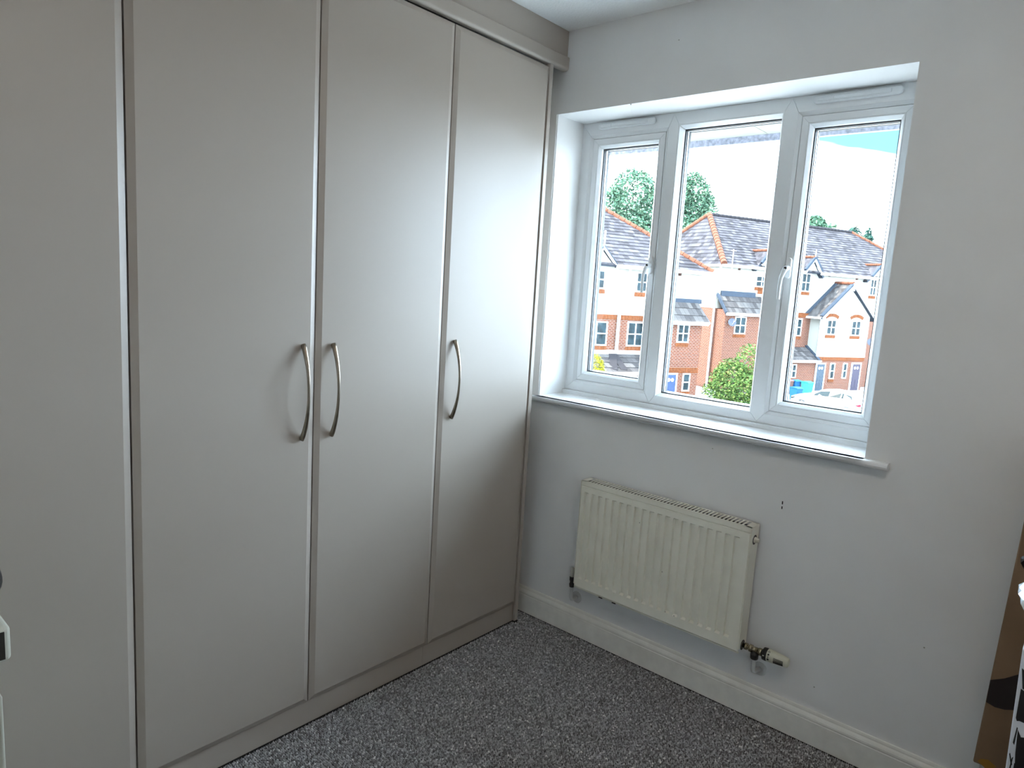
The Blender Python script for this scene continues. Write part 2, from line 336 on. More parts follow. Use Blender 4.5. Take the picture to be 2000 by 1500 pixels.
def sash(s):
    root = wp(frame4(s[0]+.002, s[1]-.002, SZ[0]+.002, SZ[1]-.002, [(0, FY+.006), (.0215, FY+.006), (.0225, FY+.0075), (.0225, .246), (0, .246)]).build('sash', upvc))
    def sub(o): o.parent = root; o.matrix_parent_inverse = root.matrix_parent_inverse.inverted()@Matrix.Identity(4) if False else Matrix.Identity(4); return o
    b = frame4(s[0]+.0247, s[1]-.0247, SZ[0]+.0247, SZ[1]-.0247, [(0, FY+.0065), (.003, FY+.0065), (.0125, FY+.019), (.0135, FY+.030), (0, FY+.030)]).build('bead', upvc); sub(b)
    gx0, gx1, gz0, gz1 = s[0]+.0385, s[1]-.0385, SZ[0]+.0385, SZ[1]-.0385
    gasket_stack(gx0, gx1, gz0, gz1, root)
    return root
s1 = sash(SA); s2 = sash(SC)
b = wp(frame4(SM[0], SM[1], MZ[0], MZ[1], [(0, FY+.001), (.003, FY+.001), (.0125, FY+.019), (.0135, FY+.030), (0, FY+.030)]).build('bead', upvc))
gasket_stack(SM[0]+.0138, SM[1]-.0138, MZ[0]+.0138, MZ[1]-.0138, None)
# handles, on the meeting stiles
def espag(x, z, dx, parent):
    y = FY+.006
    bs = MB(); n = 16
    for k in range(n): pass
    out = [(x+.0095*math.cos(t), z+.022+.0095*math.sin(t)) for t in [i*PI/8 for i in range(9)]]+[(x+.0095*math.cos(t), z-.030+.0095*math.sin(t)) for t in [PI+i*PI/8 for i in range(9)]]
    bs.prism([(a, y, c) for a, c in out], (0, -.012, 0)); o = bs.build('handle', upvc, bevel=.003); o.parent = parent; o['label'] = 'white lever window handle'
    lv = MB(); pts = [(x, y-.012, z-.004), (x+dx*.001, y-.026, z-.006), (x+dx*.004, y-.036, z-.018), (x+dx*.010, y-.038, z-.040), (x+dx*.013, y-.036, z-.070), (x+dx*.013, y-.034, z-.112)]
    lv.tube(pts, [.0085, .0095, .0085, .0065, .006, .0055], 12)
    o2 = lv.build('handle_lever', upvc); o2.parent = parent
    k = MB().lathe([(0, .005), (.0025, .005), (.003, .0035)], (x, y-.035, z-.006), (0, -1, 0), 14).build('lock_button', blackp); k.parent = parent
espag(SA[1]-.0145, 1.528, -1, s1); espag(SC[0]+.0145, 1.532, -1, s2)
# trickle vents on the head
for x0, x1 in ((.045, .306), (.893, 1.156)):
    r = .0125; z = 2.0735; P = [(x1-r+r*math.sin(t), z+r*math.cos(t)) for t in [i*PI/10 for i in range(11)]]+[(x0+r-r*math.sin(t), z-r*math.cos(t)) for t in [i*PI/10 for i in range(11)]]
    v = wp(MB().prism([(a, FY, c) for a, c in P], (0, -.013, 0)).build('trickle_vent', upvc, bevel=.003))
    f = MB().box(x0+.014, x1-.03, FY-.0185, FY-.012, z-.0060, z+.0065).build('vent_flap', upvc, v, bevel=.0025); 
    MB().box(x0+.062, x0+.066, FY-.0205, FY-.018, z-.006, z+.006).build('vent_catch', upvc, v)
wp(MB().box(X0, X1, .163, .25, .955, .9777).build('cill_upstand', upvc, bevel=.001, seg=1))
wp(MB().box(-.06, 1.26, .25, .42, .93, .975).build('outer_cill', upvc))
sl = [( .18, WS-.022), (.18, WS), (-.0245, WS)]+[(-.0252-.011*math.sin(t), WS-.011+.011*math.cos(t)) for t in [i*PI/6 for i in range(1, 7)]]
sb = MB(); sb.prism([(WL, y, z) for y, z in sl], (WR-WL, 0, 0))
sb.prism([(-.075, y, z) for y, z in [(-.0002, WS-.022), (-.0002, WS)]+sl[2:]], (1.2968+.075, 0, 0))
wp(sb.build('window_sill', sill_m))
wp(MB().box(WL, WL+.004, .005, FY, WS, WT).build('reveal_lining', wall_m))
# ------------------------------------------------------------------ radiator
RX0, RX1, RZ0, RZ1, RY, RB = .2638, .9434, .2398, .6766, -.0779, -.0135
rad = thing('radiator', 'cream fluted panel radiator with top grille below the window sill', 'radiator', ((RX0+RX1)/2, -.05, RZ0))
RINV = Matrix.Translation((-(RX0+RX1)/2, .05, -RZ0))
def rp(o, parent=None):
    o.parent = parent or rad
    if not parent: o.matrix_parent_inverse = RINV
    return o
pm = MB(); NF = 20; px0, px1 = RX0+.012, RX1-.030; pitch = (px1-px0)/NF
xs = [(RX0, 0), (RX0+.004, 0)]
for i in range(NF):
    c = px0+pitch*(i+.5); h = .0075
    xs += [(c-h-.002, 0), (c-h, 1), (c+h, 1), (c+h+.002, 0)]
xs += [(RX1-.004, 0), (RX1, 0)]
zs = [(RZ0, 0), (RZ0+.006, 0), (RZ0+.040, 0), (RZ0+.0455, 1), (RZ1-.0475, 1), (RZ1-.042, 0), (RZ1-.022, 0), (RZ1-.0195, -.0), (RZ1-.0165, 0), (RZ1-.006, 0), (RZ1, 0)]
def py(a, b, i, j):
    y = RY+.010*a*b
    if j in (7,): y += .0035
    if i in (0, len(xs)-1) or j in (0,): y += .004
    return y
vs = [(x, py(a, b, i, j), z) for i, (x, a) in enumerate(xs) for j, (z, b) in enumerate(zs)]; nz = len(zs)
pm.add(vs, [(i*nz+j, (i+1)*nz+j, (i+1)*nz+j+1, i*nz+j+1) for i in range(len(xs)-1) for j in range(nz-1)])
rp(pm.build('front_panel', rad_m))
rp(MB().box(RX0+.002, RX1-.002, RY+.012, RB-.003, RZ0+.02, RZ1-.012).build('convector_shade', rad_d))  # solid convector block, near-black to put shade behind the grille slots
for x in (RX0-.0012, RX1): rp(MB().box(x, x+.0012, RY+.001, RB, RZ0+.012, RZ1).build('side_panel', rad_m))
gr = MB(); gz = RZ1-.0005
gr.box(RX0, RX1, RY, RY+.008, gz, gz+.0015).box(RX0, RX1, RB-.006, RB, gz, gz+.0015); NS = 47; g0, g1 = RX0+.022, RX1-.022; gp = (g1-g0)/NS
gr.box(RX0, g0, RY, RB, gz, gz+.0015).box(g1, RX1, RY, RB, gz, gz+.0015)
for i in range(NS-1): x = g0+gp*(i+1); gr.box(x-gp*.22, x+gp*.22, RY+.007, RB-.005, gz, gz+.0015)
rp(gr.build('top_grille', rad_m))
rp(MB().box(RX0, RX1, RY+.004, RY+.012, RZ0-.003, RZ0+.001).build('bottom_seam', rad_m))
rp(MB().lathe([(0, .0165), (.0006, .0165)], (RX1+.0012, -.046, .630), (1, 0, 0), 20).build('port_recess', blackp))
rp(MB().lathe([(0, .0105), (.006, .0105), (.007, .008), (.014, .0075), (.015, .005)], (RX1+.0014, -.046, .630), (1, 0, 0), 8).build('bleed_plug', rad_m))
for x in (RX0+.12, RX1-.12): rp(MB().box(x-.02, x+.02, RB-.02, -.0005, .30, .60).build('bracket', rad_d))
for px, pyy in ((1173, 1162), (1199, 1171)):
    p = ony(px, pyy, RY+.004); rp(MB().box(p.x-.008, p.x+.008, RY+.003, RY+.008, RZ0-.006, RZ0-.002).build('paint_chip', blackp))
for px, pyy in ((1293, 1117), (1299, 1195), (1316, 1203), (1249, 1021)):
    p = ony(px, pyy, RY-.0005); rp(MB().lathe([(0, .0022), (.0008, .0015)], (p.x, RY, p.z), (0, -1, 0), 7).build('paint_chip', capm))
# thermostatic valve
vy = -.046; vz = .2585
tv = thing('thermostatic_valve', 'cream thermostatic valve head with black collar at the radiator foot', 'valve', (1.0, vy, vz)); TI = Matrix.Translation((-1.0, -vy, -vz))
def tp(mb, name, m, **k): o = mb.build(name, m, tv, **k); o.matrix_parent_inverse = TI; return o
AX = (1, 0, 0)
tp(MB().lathe([(0, .0175), (.0008, .0175)], (RX1+.0012, vy, vz), AX, 20), 'port_recess', blackp)
tp(MB().lathe([(0, .007), (.008, .007), (.008, .0115), (.018, .0115), (.018, .008), (.024, .008), (.024, .0125), (.034, .0125), (.034, .0095), (.056, .0105), (.056, .0125), (.068, .0125), (.068, .010), (.078, .010)], (RX1+.002, vy, vz), AX, 16), 'valve_body', nickel)
bx = RX1+.045
tp(MB().lathe([(0, .009), (.013, .009), (.013, .0125), (.016, .0135), (.030, .0130), (.032, .011)], (bx, vy, vz), (0, 0, -1), 10), 'compression_nut', blackp)
tp(MB().lathe([(0, .0165), (.002, .0205), (.013, .0215), (.016, .0205)], (RX1+.072, vy, vz), AX, 24), 'collar', blackp)
HX = RX1+.088
head = tp(MB().lathe([(0, .0205), (.002, .0212), (.020, .0205), (.058, .0172), (.066, .0150), (.068, .012)], (HX, vy, vz), AX, 10), 'head', trvm)
def hpt(a, ang, r=None):
    r = r if r else .0212-(a/.06)*.0035+.0002
    return Vector((HX+a, vy-r*math.cos(ang), vz+r*math.sin(ang)))
for i in range(6):
    ang = .30-i*.17; MB().bar(hpt(.024, ang), hpt(.055, ang), .0012, .0016, (0, -math.cos(ang), math.sin(ang))).build('grip_slot', blackp, head).matrix_parent_inverse = Matrix.Identity(4)
def dial(shape, ang):
    c = hpt(.0075, ang, .0214); n = Vector((0, -math.cos(ang), math.sin(ang))); t = Vector((0, math.sin(ang), math.cos(ang))); ex = Vector((1, 0, 0))
    P = [c+ex*a+t*b for a, b in shape]; o = MB().prism(P, n*.0006).build('dial_mark', blackp, head)
circ = lambda r: [(r*math.cos(k*PI/6), r*math.sin(k*PI/6)) for k in range(12)]
dial(circ(.003), .55); dial(circ(.0012), .30); dial(circ(.0016), .12); dial([(-.003, -.003), (.003, -.003), (.003, .003), (-.003, .003)], -.2)
for k in range(10):
    a0, a1 = k*PI/5, (k+1)*PI/5; c = .0033; dial([(c*math.cos(a0), c*math.sin(a0)), (c*math.cos(a1), c*math.sin(a1)), (.7*c*math.cos(a1), .7*c*math.sin(a1)), (.7*c*math.cos(a0), .7*c*math.sin(a0))], .98)
c = Vector((HX-.007, vy-.0215, vz+.003)); tp(MB().prism([c+Vector((.003, 0, 0)), c+Vector((-.003, 0, .0025)), c+Vector((-.003, 0, -.0025))], (0, -.0008, 0)), 'pointer', trvm)
def tail(x, z0, z1, par, inv, wx):
    pts = [(x, vy, z0), (x, vy, z1+.012), (x, vy+.004, z1+.004), (x+.001, vy+.012, z1), (wx, -.001, z1-.002)]
    o = MB().tube(pts, .0072, 12).build('pipe', pipe_m, par); o.matrix_parent_inverse = inv
    o = MB().lathe([(0, .024), (.0012, .024), (.004, .020), (.005, .009)], (wx, -.0005, z1-.002), (0, -1, 0), 28).build('pipe_collar', clearp, par); o.matrix_parent_inverse = inv
tail(bx, vz-.03, .178, tv, TI, bx+.008)
lx = .2345
lv = thing('lockshield_valve', 'small grey capped lockshield valve at the wardrobe end of the radiator', 'valve', (lx, vy, .26)); LI = Matrix.Translation((-lx, -vy, -.26))
def lp(mb, name, m): o = mb.build(name, m, lv); o.matrix_parent_inverse = LI; return o
lp(MB().lathe([(0, .0095), (.020, .0105), (.030, .0095), (.037, .006), (.039, .002)], (lx, vy, .262), (0, 0, 1), 16), 'cap', capm)
lp(MB().lathe([(0, .010), (.012, .0115), (.014, .0095), (.026, .0095), (.028, .0115), (.042, .0115), (.044, .009)], (lx, vy, .218), (0, 0, 1), 10), 'valve_body', blackp)
lp(MB().lathe([(0, .007), (RX0-lx-.001, .009)], (lx, vy, .245), (1, 0, 0), 10), 'union', blackp)
tail(lx, .22, .160, lv, LI, lx-.002)
# ------------------------------------------------------------------ things at the edges of the view
# white bedside cabinet by the wardrobe
cx = .47
q = hit(21, 1222, Vector((cx, 0, 0)), Vector((1, 0, 0))); cy = q.y; ct = q.z; cb = hit(23, 1290, Vector((cx, 0, 0)), Vector((1, 0, 0))).z; c2 = hit(7, 1362, Vector((cx, 0, 0)), Vector((1, 0, 0)))
bed = thing('bedside_cabinet', 'cream painted bedside cabinet with thick rounded top in front of the wardrobe', 'cabinet', (.3, cy-.25, 0)); BI = Matrix.Translation((-.3, -(cy-.25), 0))
cream = mat('cream_paint', (.60, .60, .52), .4)
for nm, b_, bv in (('top', (.06, cx, cy-.5, cy, cb, ct), .008), ('body', (.06, cx-.004, cy-.5, c2.y, .06, c2.z), .004), ('back_panel', (.06, cx-.02, cy-.5, cy-.40, c2.z, cb), .002), ('plinth', (.07, cx-.03, cy-.48, c2.y-.03, 0, .06), .002)):
    o = MB().box(*b_).build(nm, cream, bed, bevel=bv, seg=4); o.matrix_parent_inverse = BI
dk = mat('near_black', (.03, .03, .024), .5)  # near-black front faces, cream left around the edges
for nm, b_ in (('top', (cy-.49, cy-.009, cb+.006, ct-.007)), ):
    o = MB().box(cx-.001, cx+.0012, *b_).build('dark_front', dk, bed); o.matrix_parent_inverse = BI
for k in range(2):
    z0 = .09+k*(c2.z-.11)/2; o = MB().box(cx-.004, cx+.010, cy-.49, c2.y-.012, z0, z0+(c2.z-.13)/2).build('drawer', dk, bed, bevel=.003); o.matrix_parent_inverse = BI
    kn = MB().lathe([(0, .006), (.012, .006), (.014, .013), (.022, .012), (.025, .004)], (cx+.010, cy-.25, z0+(c2.z-.13)/4), (1, 0, 0), 16).build('knob', cream, o)
q = hit(4, 1126, Vector((cx-.1, 0, 0)), Vector((1, 0, 0))); rr = .042
base = ct
o = MB().lathe([(0, .03), (.008, .032), (.012, .02), (max(.014, q.z-ct-rr*.8), .018)]+[(q.z-ct+rr*math.sin(t), rr*math.cos(t)) for t in [-.9+i*.2 for i in range(12)]], (cx-.1, q.y-rr, ct), (0, 0, 1), 20).build('alarm_clock', blackp)
tag(o, 'small black round topped clock standing on the bedside cabinet', 'clock')
# cardboard box on a grey tub, printed box and bags at the right edge
card = mat('brown_cardboard', (.22, .135, .075), .85, noise=(8, .12))
yb = -.30
p0 = ony(1900, 1488, yb);  p1 = ony(1999, 1022, yb); zt = 1.12; k = (p1.x-p0.x)/(p1.z-p0.z); xt = p0.x+k*(zt-p0.z)
cb_ = thing('cardboard_box', 'tall brown cardboard box standing by the window wall', 'box', (1.85, -.17, p0.z)); CI = Matrix.Translation((-1.85, .17, -p0.z))
v = [(p0.x, yb), (2.08, yb), (2.08, -.03), (p0.x, -.03)]; vt = [(xt, yb), (2.09, yb), (2.09, -.03), (xt, -.03)]
o = MB().add([(a, b, p0.z) for a, b in v]+[(a, b, zt) for a, b in vt], [(3, 2, 1, 0), (4, 5, 6, 7)]+[(i, (i+1) % 4, 4+(i+1) % 4, 4+i) for i in range(4)]).build('body', card, cb_, bevel=.003); o.matrix_parent_inverse = CI
def patch(poly, name, m, depth):
    o = MB().prism([ony(a, b, yb-.0003) for a, b in poly], (0, -depth, 0)).build(name, m, cb_); o.matrix_parent_inverse = CI
patch([(1934, 1328), (1962, 1325), (1990, 1317), (1996, 1317), (1985, 1387), (1962, 1386), (1943, 1381), (1926, 1371)], 'tape_patch', mat('dark_tape', (.012, .006, .005), .5), .0006)
patch([(1909, 1486), (1916, 1482), (1930, 1484), (1946, 1498), (1930, 1506)], 'orange_patch', mat('flat_orange', (.35, .17, .02), .8), .0004)  # flat orange patch low on the box front
o = MB()
for z0, z1, t in ((0, p0.z-.03, 0), (p0.z-.03, p0.z-.001, .012)): o.box(p0.x+.025-t, 2.06+t, yb+.02-t, -.05+t, z0+.0005, z1)
tag(o.build('storage_tub', mat('grey_tub', (.42, .42, .40), .4), bevel=.004), 'pale grey plastic storage tub under the cardboard box', 'tub')
ybx = -.78
a0 = ony(1997, 1267, ybx); a1 = ony(1964, 1498, ybx)
pb = thing('printed_box', 'black and white printed packaging box in front of the cardboard box', 'box', (1.8, ybx+.14, 0)); PI_ = Matrix.Translation((-1.8, -(ybx+.14), 0))
white = mat('white_card', (.72, .74, .78), .5)
kx = (a0.x-a1.x)/(a0.z-a1.z); xb = a1.x-kx*a1.z
v = [(xb, ybx), (xb+.34, ybx), (xb+.34, ybx+.28), (xb, ybx+.28)]; vt = [(a0.x, ybx), (a0.x+.34, ybx), (a0.x+.34, ybx+.28), (a0.x, ybx+.28)]
o = MB().add([(a, b, 0) for a, b in v]+[(a, b, a0.z) for a, b in vt], [(3, 2, 1, 0), (4, 5, 6, 7)]+[(i, (i+1) % 4, 4+(i+1) % 4, 4+i) for i in range(4)]).build('body', white, pb, bevel=.002); o.matrix_parent_inverse = PI_
def pr_(poly):
    o = MB().prism([ony(a, b, ybx-.0003) for a, b in poly], (0, -.0006, 0)).build('print', blackp, pb); o.matrix_parent_inverse = PI_
pr_([(1996, 1305), (2040, 1345), (2040, 1365), (1997, 1345)]); pr_([(1994, 1345), (2040, 1380), (2040, 1430), (1991, 1408), (1986, 1408), (1984, 1402)])
pr_([(1988, 1425), (1994, 1440), (2040, 1445), (2030, 1600), (1980, 1540), (1983, 1470)]); pr_([(1986, 1420), (1988, 1422), (1981, 1455), (1978, 1450)])
pr_([(1971, 1472), (1973, 1470), (1977, 1494), (1974, 1494)]); pr_([(1976, 1480), (1979, 1478), (1974, 1500), (1971, 1500)]); pr_([(1981, 1490), (1984, 1492), (1982, 1500), (1979, 1500)])
def crumple(name, c, size, m, label, cat, seed):
    rnd = random.Random(seed); bm = bmesh.new(); bmesh.ops.create_icosphere(bm, subdivisions=4, radius=1)
    dirs = [(Vector((rnd.gauss(0, 1), rnd.gauss(0, 1), rnd.gauss(0, 1))).normalized(), rnd.uniform(.55, .95)) for _ in range(46)]
    for v in bm.verts:
        d = v.co.normalized(); r = min([1.25]+[k/max(d.dot(n), .05) for n, k in dirs]); v.co = Vector((d.x*size[0], d.y*size[1], d.z*size[2]))*r
    me = bpy.data.meshes.new(name); bm.to_mesh(me); bm.free(); o = bpy.data.objects.new(name, me); col.objects.link(o); me.materials.append(m)
    lo = min(v.co.z for v in me.vertices); lf = min(v.co.x for v in me.vertices); o.location = (c[0]-lf, c[1], c[2]-lo); return tag(o, label, cat)
pl = mat('crumpled_film', (.55, .64, .78), .2, spec=.8, noise=(30, .5))
bz = ony(1990, 1138, ybx+.1).z-a0.z
bag = crumple('plastic_bag', (ony(1978, 1190, ybx+.1).x, ybx+.14, a0.z), (.24, .13, bz*.80), pl, 'crumpled pale blue white plastic bag on the printed box', 'bag', 3)
bt = bag.location.z+max(v.co.z for v in bag.data.vertices)
crumple('bin_bag', (ony(1991, 1090, ybx+.1).x, ybx+.15, bt+.0005), (.17, .10, .07), mat('black_film', (.008, .008, .009), .25), 'small black plastic bag lying on the crumpled pale bag', 'bag', 9)
# ================================================================== outside
GZ = CAM.z-6.7
struct(MB().box(-160, 160, .9, 200, GZ-.3, GZ).build('ground', tarmac), 'pale tarmac street and forecourt')
# own roof overhang above the window
sz = 2.13
sf = MB()
oo = thing('roof_eaves', 'cream soffit and grey gutter of the eaves over the window', 'eaves', (.6, .5, sz)); OI = Matrix.Translation((-.6, -.5, -sz))
def op(mb, n, m): o = mb.build(n, m, oo); o.matrix_parent_inverse = OI; return o
op(MB().box(-.9, .4975, .301, .80, sz, sz+.012), 'soffit_board', soffit_m); op(MB().box(.5005, 2.6, .301, .80, sz, sz+.012), 'soffit_board', soffit_m)
op(MB().box(-.9, 2.6, .801, .822, sz-.029, sz+.16), 'fascia_board', gut_m)
op(MB().tube([(-.9, .888, sz+.07), (2.6, .888, sz+.07)], .06, 14), 'gutter', gut_m)
op(MB().box(-2.5, 4, -3.2, .82, H+.26, H+.5), 'roof_slab', gut_m)
# house frame: u along the front, n out of the front
HA = math.radians(65.6); U = Vector((math.cos(HA), math.sin(HA), 0)); N = Vector((math.sin(HA), -math.cos(HA), 0)); ZV = Vector((0, 0, 1))
class House:
    """local frame: x = U, y = -N (into the house), z up, origin at ground below a facade pixel"""
    def __init__(s, name, label, px, depth):
        p = at_depth(px, 560, depth); s.o = Vector((p.x, p.y, GZ)); s.e = thing(name, label, 'house', s.o, HA)
    def fp(s, px, py, off=0.):
        """pixel -> (u, z) on the plane lying off metres in front of the facade"""
        p = hit(px, py, s.o+N*off, N)-s.o; return p.dot(U), p.z
    def part(s, mb, name, m, parent=None, **k): return mb.build(name, m, parent or s.e, **k)
    def wall(s, name, m, poly, y0, y1, px=True, off=0.):
        P = [s.fp(a, b, off) if px else (a, b) for a, b in poly]
        return s.part(MB().prism([(u, y0, z) for u, z in P], (0, y1-y0, 0)), name, m)
    def rect(s, name, m, u0, u1, z0, z1, y0, y1): return s.part(MB().box(u0, u1, y0, y1, z0, z1), name, m)
    def window(s, px0, py0, px1, py1, off=0., cols=2, rows=2, sill=True, arch=False):
        """pixels: top-left and bottom-right corners"""
        u0, z1 = s.fp(px0, py0, off); _, zb = s.fp(px0-(py1-py0)*.12, py1, off); u1, _ = s.fp(px1, py0, off); z0 = zb; y = -off
        f = MB(); t = .075; fr = s.part(MB().box(u0, u1, y-.05, y+.02, z0, z0+t).box(u0, u1, y-.05, y+.02, z1-t, z1).box(u0, u0+t, y-.05, y+.02, z0+t, z1-t).box(u1-t, u1, y-.05, y+.02, z0+t, z1-t), 'window', wfr)
        for i in range(1, cols): x = u0+(u1-u0)*i/cols; s.part(MB().box(x-.035, x+.035, y-.055, y+.01, z0+t, z1-t), 'glazing_bar', wfr, fr)
        for j in range(1, rows): z = z0+(z1-z0)*j/rows; s.part(MB().box(u0+t, u1-t, y-.05, y+.01, z-.03, z+.03), 'glazing_bar', wfr, fr)
        cw, ch = (u1-u0-2*t)/cols, (z1-z0-2*t)/rows
        for i in range(cols):
            for j in range(rows): s.part(MB().box(u0+t+cw*i, u0+t+cw*(i+1), y-.028, y-.02, z0+t+ch*j, z0+t+ch*(j+1)), 'pane', paneM, fr)
        if sill: s.soldier(u0-.05, u1+.05, z0-.26, z0-.02, y)
        if arch:
            mb = MB(); n = 9; c = (u0+u1)/2; hw = (u1-u0)/2+.14
            for i in range(n):
                a0, a1 = -.55+1.1*i/n+.012, -.55+1.1*(i+1)/n-.012; R = hw/math.sin(.55); zc = z1+.06-R*math.cos(.55)
                s.part(MB().prism([(c+r*math.sin(a), y-.04, zc+r*math.cos(a)) for r, a in ((R, a0), (R, a1), (R+.24, a1), (R+.24, a0))], (0, .06, 0)), 'arch_brick', soldier_m)
        return u0, u1, z0, z1
    def soldier(s, u0, u1, z0, z1, y):
        n = max(1, int(round((u1-u0)/.085))); w_ = (u1-u0)/n; mb = MB()
        for i in range(n): mb.box(u0+w_*i+.006, u0+w_*(i+1)-.006, y-.03, y+.03, z0, z1)
        return stuff(s.part(mb, 'soldier_course', soldier_m))
    def door(s, px0, py0, px1, py1, off, m):
        u0, z1 = s.fp(px0, py0, off); u1, _ = s.fp(px1, py0, off); y = -off; z0 = .02
        fr = s.part(MB().box(u0-.1, u0, y-.06, y+.02, z0, z1+.1).box(u1, u1+.1, y-.06, y+.02, z0, z1+.1).box(u0, u1, y-.06, y+.02, z1, z1+.1), 'door_frame', wfr)
        d = s.part(MB().box(u0, u1, y-.045, y+.015, z0, z1), 'door', m)
        for k in range(2): s.part(MB().lathe([(0, .11), (.012, .09)], (u0+(u1-u0)*(.33+.34*k), y-.046, z1-.32), (0, -1, 0), 12), 'door_light', wfr, d)
        for k in range(2): s.part(MB().box(u0+.1+(u1-u0-.1)*.5*k, u0+(u1-u0)*.5*(k+1)-.06, y-.055, y-.045, z0+.2, z0+.85), 'door_panel', m, d)
        return d
    def tiles(s, P0, eu, es, poly, m, name='roof_tiles', g=.30, tw=.32, th=.055, seed=1):
        """P0, eu, es local vectors; poly in (u, s)"""
        rnd = random.Random(seed); P0, eu, es = Vector(P0), Vector(eu).normalized(), Vector(es).normalized(); nn = eu.cross(es)
        if nn.z < 0: nn = -nn
        mb = MB(); smin, smax = min(p[1] for p in poly), max(p[1] for p in poly); rows = max(1, int(round((smax-smin)/g))); g = (smax-smin)/rows
        def span(sv):
            xs = []
            for (a, b), (c, d) in zip(poly, poly[1:]+poly[:1]):
                if (b-sv)*(d-sv) < 0: xs.append(a+(c-a)*(sv-b)/(d-b))
            return (min(xs), max(xs)) if len(xs) > 1 else None
        for r in range(rows):
            s0, s1 = smin+r*g, smin+(r+1)*g; sp = span((s0+s1)/2)
            if not sp: continue
            off = (r % 2)*tw/2; u = math.floor(sp[0]/tw)*tw-off
            while u < sp[1]:
                a, b = max(u+.006, sp[0]), min(u+tw-.006, sp[1])
                if b-a > .03:
                    v = rnd.random(); j = rnd.uniform(-.008, .008); A = lambda uu, ss, h: P0+eu*uu+es*ss+nn*h
                    sl, sh = s0-.04+j, s1
                    mb.add([A(a, sl, .0), A(b, sl, .0), A(b, sh, .0), A(a, sh, .0), A(a, sl, th), A(b, sl, th), A(b, sh, .012), A(a, sh, .012)],
                           [(4, 5, 6, 7), (0, 1, 5, 4), (1, 2, 6, 5), (3, 0, 4, 7)], v*.999+.001)
                u += tw
        o = stuff(s.part(mb, name, m))
        P = [P0+eu*a+es*b-nn*.01 for a, b in poly]; s.part(MB().prism(P, -nn*.12), 'roof_deck', lead_m)
        return o
    def ridge(s, a, b, r=.16, m=None, seg=.42, name='ridge_tile'):
        a, b = Vector(a), Vector(b); n = max(1, int((b-a).length/seg)); mb = MB()
        for i in range(n):
            p, q = a+(b-a)*(i/n), a+(b-a)*((i+.96)/n); mb.tube([p, q], [r*1.08, r*.94], 10)
        return stuff(s.part(mb, name, m or ridge_m))
    def pipe(s, pts, r=.05, name='downpipe', m=None): return s.part(MB().tube(pts, r, 8), name, m or wfr)
    def gutter(s, u0, u1, y, z): return s.part(MB().box(u0, u1, y, y+.03, z-.14, z+.02).tube([(u0, y-.06, z), (u1, y-.06, z)], .065, 8), 'gutter', wfr)
    def vent(s, px, py, off=0.):
        u, z = s.fp(px, py, off); return s.part(MB().box(u-.11, u+.11, -off-.02, -off+.03, z-.11, z+.11), 'air_brick', brickd_m)
# ---------------------------------------------------------------- left house
A = House('brick_house', 'orange brick and white rendered house with a hipped slate coloured roof behind the left light', 1391, 42.0)
uR, zE = A.fp(1385, 533); uL = A.fp(1100, 508)[0]
_, zB = A.fp(1185, 614)                       # render meets brick
uRw = A.fp(1371, 560)[0]
A.rect('rendered_wall', render_m, uL, uRw, zB, zE+.05, 0, 7.5)
A.rect('brick_wall', brick_m, uL, uRw, 0, zB, .03, 7.5)
ulb = A.fp(1293, 640, .9)[0]; urb = A.fp(1371, 640, .9)[0]
zpe = A.fp(1340, 629, .95)[1]; zpt = A.fp(1340, 588)[1]
A.rect('bay_wall', brick_m, A.fp(1285, 640, .9)[0], urb, 0, zpe+.25, -.9, .03)
A.soldier(A.fp(1290, 728, .9)[0], urb, A.fp(1330, 727, .9)[1]-.05, A.fp(1330, 721, .9)[1]+.1, -.9)
A.soldier(A.fp(1150, 615)[0], A.fp(1262, 620)[0], zB-.27, zB, .02)
pw = .95+.25; sl = math.hypot(pw, zpt-zpe)
A.tiles((A.fp(1285, 629, .95)[0], -pw, zpe), (1, 0, 0), (0, pw, zpt-zpe), [(0, 0), (A.fp(1383, 633, 1.2)[0]-A.fp(1285, 629, 1.2)[0], 0), (urb-.02-A.fp(1285, 629, 1.2)[0], sl), (0, sl)], tile2_m, 'bay_roof_tiles', g=sl/3, seed=4)
A.part(MB().box(A.fp(1285, 588)[0], uRw, -.12, .02, zpt-.12, zpt+.14), 'lead_flashing', lead_m)
A.gutter(A.fp(1285, 629, 1.2)[0], A.fp(1384, 633, 1.2)[0], -pw-.02, zpe-.02)
A.window(1324, 632.5, 1347, 669, .9)
# roof: front plane with a hip falling to the right corner
ru, rz = A.fp(1172, 406, 0); 
run = 5.2; eo = .45; pit = None
zr = zE+4.05; 
# ridge end where the hip starts, on the roof plane
rn = Vector((0, -(zr-zE), run+eo)); 
def roofpt(h, px, py, ze, zr, run, eo):
    nw = (U*0+(-N)*-(zr-ze)+ZV*(run+eo)).normalized(); p = hit(px, py, h.o+N*eo+ZV*ze, nw)-h.o
    return p.dot(U), math.hypot(p.dot(-N)+eo, p.z-ze)
slA = math.hypot(run+eo, zr-zE); hu, hs = roofpt(A, 1174, 407, zE, zr, run, eo); cu, cs = roofpt(A, 1389, 531, zE, zr, run, eo)
k = (hu-cu)/(hs-cs); topu = cu+k*(slA-cs); cu0 = cu-k*cs
A.tiles((0, -eo, zE), (1, 0, 0), (0, run+eo, zr-zE), [(uL, 0), (cu0, 0), (topu, slA), (uL, slA)], tile_m, seed=2, g=.36, tw=.36)
lp_ = lambda u, s_: (u, -eo+(run+eo)*s_/slA, zE+(zr-zE)*s_/slA+.05)
A.ridge(lp_(cu0, 0), lp_(topu, slA)); A.ridge(lp_(uL, slA), lp_(topu, slA))
